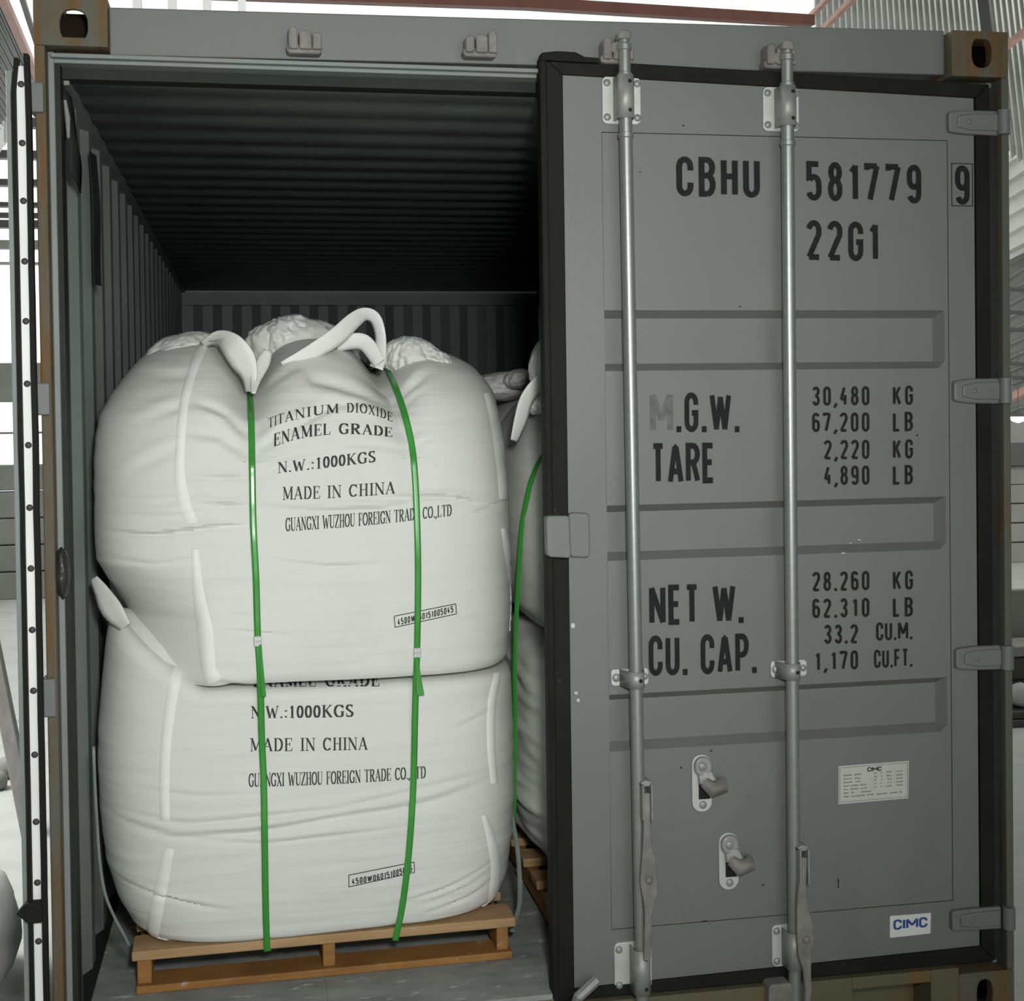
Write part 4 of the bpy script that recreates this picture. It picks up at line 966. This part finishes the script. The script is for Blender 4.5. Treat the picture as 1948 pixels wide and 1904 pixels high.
def low_post(A, A2):     # the left shoulder is squeezed up in front of the upper bag
    k = np.clip(1-(A[:, 0]-.05)/.29, 0, 1)**1.1*np.clip((A[:, 2]-.80)/.13, 0, 1)*np.clip((.62-A[:, 1])/.12, 0, 1)
    A2[:, 2] += .215*k; A2[:, 1] += .05*k*np.clip((A[:, 2]-.9)/.04, 0, 1)
    A2[:, 0] += .035*k
def up_post(A, A2):      # and the upper bag gives way behind it
    k = np.clip(1-(A[:, 0]-.04)/.32, 0, 1)*np.clip((1.24-A[:, 2])/.14, 0, 1)*np.clip((.75-A[:, 1])/.15, 0, 1)
    A2[:, 1] += .16*k; A2[:, 0] += .05*k
lowm = bag_body(LB, 4.6, 4.6, 11.3, low_cre, notches=[(zx_tab(STRAP1), [(0, .03), (2, .03)], [(.3, .004), (1, .005)]), (zx_tab(STRAP2), [(0, .03), (2, .03)], [(.3, .006), (1, .005)])], tilt=(-.012, [PZ, .94], [0, 1]), post=low_post)
low_o = (.62, .74, PZ)
low = thing('bulk_bag', low_o, 'lower white bulk bag of the front stack, its ENAMEL GRADE print half covered', 'bag', 'bulk bags in the container')
lowm.build('bag_body', 'bag', low, smooth=True, origin=low_o)
bv_low = bvh_of(lowm)
# --- upper bag of the front stack
UB = densify([(.931, .30, .98, .46, 1.15), (.9325, .18, 1.10, .30, 1.24), (.933, .12, 1.145, .224, 1.27), (.940, .095, 1.165, .208, 1.29), (.960, .085, 1.178, .200, 1.30), (1.05, .078, 1.187, .195, 1.31), (1.15, .066, 1.19, .195, 1.32), (1.28, .054, 1.193, .195, 1.33), (1.40, .054, 1.19, .20, 1.33), (1.50, .053, 1.182, .205, 1.32), (1.56, .055, 1.176, .215, 1.31), (1.62, .066, 1.172, .235, 1.29), (1.67, .092, 1.162, .262, 1.26), (1.715, .122, 1.140, .30, 1.22), (1.755, .150, 1.10, .35, 1.16), (1.79, .185, 1.03, .43, 1.08), (1.82, .235, .94, .53, 1.0), (1.84, .35, .82, .66, .9)])
up_cre = [cr([(190, 1015), (300, 1018), (400, 1002), (480, 998)], .009, .005), cr([(195, 985), (320, 985), (460, 960)], .006, .009), cr([(180, 950), (300, 955), (420, 925)], .005, .01),
          cr([(360, 905), (430, 910), (480, 908)], .006, .005), cr([(345, 955), (420, 960), (480, 962)], .006, .006), cr([(490, 965), (620, 972), (720, 968), (800, 955)], .007, .007), cr([(700, 948), (850, 945), (965, 965)], .009, .005), cr([(870, 985), (930, 970), (970, 958)], .005, .004),
          cr([(490, 1060), (620, 1075), (740, 1068)], .004, .005), cr([(200, 1065), (300, 1075), (380, 1058)], .005, .006), cr([(480, 830), (430, 785), (360, 760)], .012, .010), cr([(480, 870), (420, 830), (350, 820)], .008, .012), cr([(485, 860), (520, 830), (600, 790), (660, 745)], .008, .010), cr([(485, 905), (540, 880), (640, 862)], .005, .008),
          cr([(745, 760), (700, 745), (600, 720), (580, 690)], .012, .016), cr([(760, 775), (700, 765), (640, 770), (570, 800)], .007, .010), cr([(770, 850), (700, 845), (640, 842)], .005, .008), cr([(775, 850), (825, 825)], .005, .006), cr([(240, 900), (300, 870), (350, 850)], .006, .012), cr([(270, 800), (330, 780), (360, 770)], .006, .012),
          cr([(230, 705), (330, 715), (380, 710)], .004, .012), cr([(430, 1195), (500, 1202), (560, 1205)], .004, .004), cr([(420, 1165), (490, 1170)], .003, .005), cr([(400, 1290), (440, 1300), (480, 1305)], .006, .006), cr([(765, 740), (800, 720), (830, 700)], .010, .010), cr([(760, 770), (790, 745), (815, 735)], .006, .006), cr([(500, 720), (540, 705), (580, 690)], .006, .012)]
n1 = (zx_tab(STRAP1), [(.9, .03), (1.4, .035), (1.6, .05), (1.8, .06)], [(.95, .003), (1.3, .004), (1.5, .012), (1.62, .04), (1.70, .10), (1.78, .17), (1.85, .20)])
n2 = (zx_tab(STRAP2), [(.9, .03), (1.4, .035), (1.6, .05), (1.8, .06)], [(.95, .003), (1.3, .004), (1.5, .012), (1.62, .035), (1.70, .08), (1.78, .14), (1.85, .18)])
upm = bag_body(UB, 4.5, 2.7, 3.7, up_cre, notches=[n1, n2], tilt=(-.012, [.95, 1.5], [1, 0]), post=up_post)
up_o = (.62, .74, .932)
up = thing('bulk_bag', up_o, 'upper white bulk bag of the front stack printed TITANIUM DIOXIDE ENAMEL GRADE', 'bag', 'bulk bags in the container')
upm.build('bag_body', 'bag', up, smooth=True, origin=up_o)
bv_up = bvh_of(upm)
# seam webbing
band(bv_up, [(390, 648, 22), (368, 700, 18), (350, 770, 17), (343, 850, 18), (342, 900, 20), (350, 955, 24), (366, 998, 22)], 'seam_strip', 'webbing', up, origin=up_o)
band(bv_up, [(371, 1045, 14), (378, 1130, 22), (390, 1200, 30), (397, 1270, 28), (408, 1296, 30)], 'seam_strip', 'webbing', up, origin=up_o)
band(bv_up, [(926, 748, 12), (943, 800, 22), (950, 850, 22), (955, 900, 20), (957, 950, 16)], 'seam_strip', 'webbing', up, origin=up_o, Yfall=.35)
band(bv_up, [(957, 1005, 10), (968, 1060, 16), (975, 1120, 14), (978, 1200, 8)], 'seam_strip', 'webbing', up, origin=up_o, Yfall=.4)
band(bv_low, [(345, 1258, 22), (330, 1310, 22), (317, 1400, 20), (313, 1480, 20), (314, 1560, 18)], 'seam_strip', 'webbing', low, origin=low_o)
band(bv_low, [(322, 1612, 20), (308, 1680, 24), (296, 1740, 26), (288, 1793, 22)], 'seam_strip', 'webbing', low, origin=low_o)
band(bv_low, [(946, 1282, 14), (935, 1340, 16), (934, 1420, 16), (940, 1490, 14)], 'seam_strip', 'webbing', low, origin=low_o)
band(bv_low, [(920, 1550, 10), (935, 1600, 18), (943, 1650, 20), (938, 1700, 18), (934, 1722, 14)], 'seam_strip', 'webbing', low, origin=low_o)
# printing
bag_text(bv_up, 'TITANIUM DIOXIDE', [(511, 815), (540, 804), (585, 793), (640, 786), (680, 785), (715, 791), (746, 803)], (19, 17), up, gap=.14, origin=up_o)
bag_text(bv_up, 'ENAMEL GRADE', [(521, 850), (560, 837), (605, 829), (650, 826), (700, 827), (746, 832)], (25, 18), up, wt=.17, origin=up_o, gap=.12)
bag_text(bv_up, 'N.W.:1000KGS', [(529, 900), (620, 890), (714, 879)], (21, 22), up, wt=.16, origin=up_o)
bag_text(bv_up, 'MADE IN CHINA', [(538, 951), (640, 947), (751, 939)], (25, 23), up, origin=up_o)
bag_text(bv_up, 'GUANGXI WUZHOU FOREIGN TRADE CO.,LTD', [(543, 1011), (700, 999), (859, 981)], (26, 22), up, wt=.12, th=.05, gap=.04, wscale=.72, origin=up_o)
bag_text(bv_up, '4500W060151005045', [(756, 1190), (862, 1165)], (13, 13), up, 'sans', sw=.17, gap=.14, origin=up_o, wscale=1.1)
stamp_frame(bv_up, [(751.5, 1193), (868, 1167.5), (866.5, 1148.5), (749.7, 1172)], up, up_o)
bag_text(bv_low, 'ENAMEL GRADE', [(482, 1307.5), (600, 1306.5), (722, 1306)], (24, 24), low, wt=.17, gap=.13, origin=low_o)
bag_text(bv_low, 'N.W.:1000KGS', [(478, 1366), (570, 1365.5), (672, 1363.5)], (23, 24), low, wt=.16, origin=low_o)
bag_text(bv_low, 'MADE IN CHINA', [(476, 1429), (590, 1428), (699, 1426)], (25, 24), low, origin=low_o)
bag_text(bv_low, 'GUANGXI WUZHOU FOREIGN TRADE CO.,LTD', [(473, 1497), (640, 1491), (810, 1480)], (26, 23), low, wt=.12, th=.05, gap=.04, wscale=.72, origin=low_o)
bag_text(bv_low, '4500W060151005045', [(669, 1683), (730, 1672), (784, 1658)], (12, 13), low, 'sans', sw=.17, gap=.14, origin=low_o, wscale=1.1)
stamp_frame(bv_low, [(663.7, 1686.7), (788.7, 1659), (788, 1639.4), (663.4, 1664.3)], low, low_o)
# loops and spout cloth
def ribbon(pts, name, material, parent, origin, n=36, thick=.0035, tw=None):
    """free band through (px, py, Y, width px); the width lies across the path as seen from the front"""
    sp = spline([(a, b, c) for a, b, c, d in pts], n); wd_ = spline([(d, 0, 0) for a, b, c, d in pts], n); rows = []
    for k in range(n):
        p = sp[k]; t = sp[min(k+1, n-1)]-sp[max(k-1, 0)]; t2 = Vector((t.x, t.y)); t2 = t2.normalized() if t2.length > 1e-6 else Vector((1, 0)); nx = Vector((-t2.y, t2.x)); row = []
        for e in (-1, -.5, 0, .5, 1):
            yy = p.z+(tw or .0)*e+.004*abs(e)
            row.append(at(p.x+nx.x*e*wd_[k].x/2, p.y+nx.y*e*wd_[k].x/2, Y=yy))
        rows.append(row)
    o = MB().grid(rows).build(name, material, parent, smooth=True, origin=origin)
    s = o.modifiers.new('t', 'SOLIDIFY'); s.thickness = thick; s.offset = 0
    return o
ribbon([(540, 700, .37, 26), (590, 672, .36, 30), (640, 640, .37, 34), (672, 610, .40, 30), (694, 597, .43, 24), (714, 606, .45, 22), (724, 640, .46, 20), (722, 680, .44, 24), (716, 700, .42, 26)], 'lifting_loop', 'webbing', up, up_o, tw=.012)
ribbon([(640, 655, .44, 26), (690, 650, .43, 30), (722, 690, .40, 24)], 'lifting_loop', 'webbing', up, up_o, tw=.01)
ribbon([(385, 655, .48, 12), (415, 642, .42, 26), (440, 655, .37, 44), (462, 685, .36, 48), (474, 715, .37, 30), (474, 745, .35, 12)], 'lifting_loop', 'webbing', up, up_o, tw=.02)
ribbon([(510, 668, .42, 16), (500, 690, .40, 26), (487, 720, .36, 20), (482, 748, .31, 8)], 'lifting_loop', 'webbing', up, up_o, tw=.0)
def cloth(px, py, Y, r, seed, name, parent, origin, material='liner', amp=.2, fr=2.0, rot=0):
    c = at(px, py, Y=Y); o = crumple(name, (0, 0, 0), r, material, seed, amp*.75, fr*.6, 5, folds=1.6); o.parent = parent; o.location = c-Vector(origin); o.rotation_euler = (0, rot, 0); return o
cloth(578, 668, .66, (.15, .12, .085), 1.3, 'spout', up, up_o, 'bag', .16, 1.5, .12)
cloth(545, 640, .62, (.07, .07, .055), 4.9, 'spout', up, up_o, 'liner', .18, 2.0, -.5)
cloth(782, 682, .52, (.075, .08, .055), 7.7, 'spout', up, up_o, 'bag', .18, 1.8, .15)
cloth(825, 690, .50, (.06, .06, .035), 9.9, 'spout', up, up_o, 'bag', .18, 1.8, .45)
cloth(345, 668, .62, (.10, .12, .045), 12.4, 'spout', up, up_o, 'bag', .12, 1.5, -.25)
# lower bag's left shoulder and corner loop squeezed out in front of the upper bag
ribbon([(178, 1100, .42, 16), (193, 1124, .39, 28), (212, 1158, .35, 40), (238, 1192, .32, 24)], 'lifting_loop', 'bag', low, low_o, tw=.012)
def spindle(pts, name, material, parent, origin, flat=.55):
    sp = spline([(a, b, r) for a, b, r in pts], 26); P = []; R_ = []
    for p in sp:
        d = ray(p.x, p.y).normalized(); h = [l.y for l, n_, i_, s_ in (bv.ray_cast(CAM, d) for bv in (bv_up, bv_low)) if l is not None]
        P.append((p.x, p.y, min(h) if h else .3)); R_.append(p.z/740)
    ys = [p[2] for p in P]
    for _ in range(30): ys = [ys[0]]+[(ys[i-1]+ys[i]+ys[i+1])/3 for i in range(1, len(ys)-1)]+[ys[-1]]
    mb = MB().tube([at(p[0], p[1], Y=y+.004) for p, y in zip(P, ys)], R_, 20)
    mb.v = [(x+.0025*noise.noise(Vector((x*30, y*30, z*30))), y+.002*noise.noise(Vector((x*40, z*40, 3))), z) for x, y, z in mb.v]
    return mb.build(name, material, parent, smooth=True, origin=origin)
spindle([(226, 1158, 3), (244, 1176, 19), (270, 1206, 25), (300, 1236, 19), (338, 1268, 3)], 'shoulder_fold', 'bag', low, low_o)

# --- right-hand stack behind the shut door, and the row behind
def plain_bag(name_label, x0, y0, z0, h, w, d, seed, material, flat=False, wr=2.0, n1=2.8):
    T = densify([(z0, x0+.12, x0+w-.12, y0+.08, y0+d-.08), (z0+.02*h, x0+.09, x0+w-.09, y0+.05, y0+d-.05), (z0+.1*h, x0+.03, x0+w-.03, y0+.012, y0+d-.012), (z0+.3*h, x0, x0+w, y0, y0+d), (z0+.6*h, x0+.005, x0+w-.005, y0+.005, y0+d-.005), (z0+.75*h, x0+.03, x0+w-.03, y0+.03, y0+d-.03), (z0+.87*h, x0+.1, x0+w-.1, y0+.1, y0+d-.1), (z0+.95*h, x0+.2, x0+w-.2, y0+.2, y0+d-.2), (z0+h, x0+.36, x0+w-.36, y0+.36, y0+d-.36)])
    if flat: T = densify([r[:0]+(r[0], r[1], r[2], r[3], r[4]) for r in T if r[0] <= z0+.31*h]+[(z0+.6*h, x0, x0+w, y0, y0+d), (z0+.85*h, x0+.006, x0+w-.006, y0+.006, y0+d-.006), (z0+.93*h, x0+.015, x0+w-.015, y0+.015, y0+d-.015), (z0+.97*h, x0+.035, x0+w-.035, y0+.035, y0+d-.035), (z0+.99*h, x0+.09, x0+w-.09, y0+.09, y0+d-.09), (z0+h, x0+.36, x0+w-.36, y0+.36, y0+d-.36)])
    mb = bag_body(T, 3.8, n1, seed, NU=160, NV=90, shear=0, wr=wr)
    org = (x0+w/2, y0+d/2, z0); t = thing('bulk_bag', org, name_label, 'bag', 'bulk bags in the container')
    mb.build('bag_body', material, t, smooth=True, origin=org)
    return t, org, mb
rl, rl_o, rlm = plain_bag('lower white bulk bag of the right stack, wrinkled, showing beside the black door gasket', 1.226, .27, PZ, .682, 1.09, 1.1, 31.0, 'bag_lightened', wr=5.5, flat=True, n1=3.8)
ru, ru_o, rum = plain_bag('upper white bulk bag of the right stack, loop showing beside the door gasket', 1.222, .30, .960, .80, 1.09, 1.1, 41.0, 'bag_lightened', wr=1.6)
ribbon([(978, 838, .46, 14), (990, 800, .44, 24), (1002, 760, .43, 26), (1025, 730, .43, 28), (1060, 702, .43, 28)], 'lifting_loop', 'webbing', ru, ru_o, tw=.01)
cloth(1040, 690, .56, (.045, .06, .08), 51.0, 'spout', ru, ru_o, 'bag_lightened', .14, 1.4, .3)
cloth(1028, 765, .50, (.05, .05, .03), 53.0, 'spout', ru, ru_o, 'bag_lightened', .14, 1.4, -.3)
b2, b2_o, b2m = plain_bag('dim white bulk bag in the second row behind the right stack', 1.315, 1.46, .95, .78, 1.05, 1.05, 71.0, 'bag_lightened', wr=1.5)
cloth(955, 735, 1.75, (.16, .12, .05), 63.0, 'spout', b2, b2_o, 'bag_lightened', .14, 1.6, -.1)
cloth(985, 722, 1.62, (.05, .08, .035), 66.0, 'spout', b2, b2_o, 'bag_lightened', .14, 1.6, -.2)
# ------------------------------------------------------------------ straps
def strap(path, width, name, label, cat, group, material, thick=.0012, seal=None, wdir=None):
    """flat strap along 3D path; width lies in x unless wdir is given"""
    sp = spline(path, len(path)*4); rows = []; wv = wdir or Vector((1, 0, 0))
    for k, p in enumerate(sp):
        t = (sp[min(k+1, len(sp)-1)]-sp[max(k-1, 0)]).normalized(); s = (wv-t*wv.dot(t)).normalized()
        rows.append([p-s*width/2, p-s*width/6, p+s*width/6, p+s*width/2])
    org = tuple(sp[-1])
    th = thing(name, org, label, cat, group)
    o = MB().grid(rows).build('band', material, th, smooth=True, origin=org)
    m_ = o.modifiers.new('t', 'SOLIDIFY'); m_.thickness = thick; m_.offset = 0
    return th, org, sp
def pallet_y(x): return .222+.02*(x-.168)
def on_bag(S, off=.005):
    S = [(p.x, p.y) for p in spline([(a, b, 0) for a, b in S], 44)]; out = []
    for a, b in S:
        d = ray(a, b).normalized(); hits = []
        for bv in (bv_up, bv_low):
            l, n, i, ds = bv.ray_cast(CAM, d)
            if l is not None: hits.append((ds, l.y))
        y = min(hits)[1]-off-(.012 if b < 800 else 0) if hits else 9
        p = at(a, b, Y=y if y < 9 else .22)
        if y > 8 or p.z < PZ+.02: y = pallet_y(p.x)-.003
        out.append(y)
    for _ in range(80):    # pulled taut: never behind the chord between neighbours
        for i in range(1, len(out)-1):
            y = (out[i-1]+out[i+1])/2+.0003
            if out[i] > y: out[i] = lerp(out[i], y, .7)
    return [at(a, b, Y=y) for (a, b), y in zip(S, out)]
def over_top(p):   # from the first front point back over the top of the upper bag
    res = []
    for y in (1.05, .9, .75, .62, .52):
        l, n, i, d = bv_up.ray_cast(Vector((p.x, y, 2.6)), Vector((0, 0, -1)))
        if l is not None and l.z > p.z-.02: res.append(l+Vector((0, 0, .006)))
    return res
for k, (S, lab, sealpx, tail) in enumerate(((STRAP1, 'left green packing strap down the front of the white bag stack', (490, 1217), [(495, 1226), (497, 1260), (500, 1300), (502, 1325)]), (STRAP2, 'right bent green packing strap down the front of the white bag stack', (793, 1239), [(793, 1250), (796, 1285), (800, 1322)]))):
    P = on_bag(S); top = over_top(P[0])
    last = P[-1]; tailp = [Vector((last.x+.002, pallet_y(last.x)+.002, FZ+.082)), Vector((last.x+.004, pallet_y(last.x)+.03, FZ+.081)), Vector((last.x+.01, pallet_y(last.x)+.12, FZ+.081))]
    th, org, sp = strap(top+P+tailp, .0165, 'packing_strap', lab, 'strap', 'green packing straps', 'green')
    l, n = cast(bv_up, sealpx[0], sealpx[1], .0)
    # seal follows the strap depth
    yz = min(sp, key=lambda q_: abs(q_.z-l.z) + (0 if q_.y < .3 else 9)).y
    mb = MB()
    for dz_ in (-.010, .003): mb.box(l.x-.0095, l.x+.0095, yz-.004, yz+.003, l.z+dz_-.0055, l.z+dz_+.0055)
    mb.box(l.x-.0088, l.x+.0088, yz-.003, yz+.003, l.z-.015, l.z+.010)
    mb.build('seal', 'seal', th, bevel=.0008, origin=org)
    tp = [at(a, b, Y=yz-.004-.002*i) for i, (a, b) in enumerate(tail)]
    tw = [.008, .012, .02] if k else [.006, .008, .010, .012]
    rows = [[p+Vector((-w/2, 0, 0)), p+Vector((w/2, -.002, 0))] for p, w in zip(tp, tw)]
    o = MB().grid(rows).build('strap_tail', 'green', th, origin=org); o.modifiers.new('t', 'SOLIDIFY').thickness = .001
bv_ru, bv_rl = bvh_of(rum), bvh_of(rlm)
S3 = [(1052, 842), (1030, 872), (1012, 910), (1000, 960), (992, 1010), (986, 1100), (981, 1200), (979, 1300), (980, 1400), (979, 1480), (977, 1560)]
P = []
for i, (a, b) in enumerate(S3):
    l, n = cast(bv_ru if b < 1250 else bv_rl, a, b, .006, Yfall=.45); P.append(l)
for _ in range(20):
    for i in range(1, len(P)-1): P[i].y = lerp(P[i].y, min((P[i-1].y+P[i+1].y)/2, P[i].y+.02), .8)
P = [at(a, b, Y=p.y) for (a, b), p in zip(S3, P)]
P = [p if p.y < .6 else at(a, b, Y=.6) for (a, b), p in zip(S3, P)]
strap(P, .015, 'packing_strap', 'green packing strap on the right-hand bag stack beside the black door gasket', 'strap', 'green packing straps', 'green', wdir=Vector((.8, -.6, 0)))
S4 = [(963, 1395), (962, 1440), (966, 1500), (975, 1560), (985, 1620), (989, 1680), (988, 1720), (980, 1750), (974, 1772)]
strap([at(a, b, Y=lerp(.62, .26, min(1, i/8))) for i, (a, b) in enumerate(S4)], .013, 'loose_strap', 'loose dusty green strap hanging in the gap between the two bag stacks', 'strap', None, 'greydust', wdir=Vector((.9, -.4, 0)))
S5 = [(178, 1420), (181, 1500), (185, 1570), (190, 1640), (200, 1700), (218, 1745), (238, 1782), (246, 1800)]
strap([at(a, b, Y=lerp(.16, .20, i/7)) for i, (a, b) in enumerate(S5)], .007, 'loose_strap', 'thin grey strap running down beside the left wall to the pallet corner', 'strap', None, 'greydust')
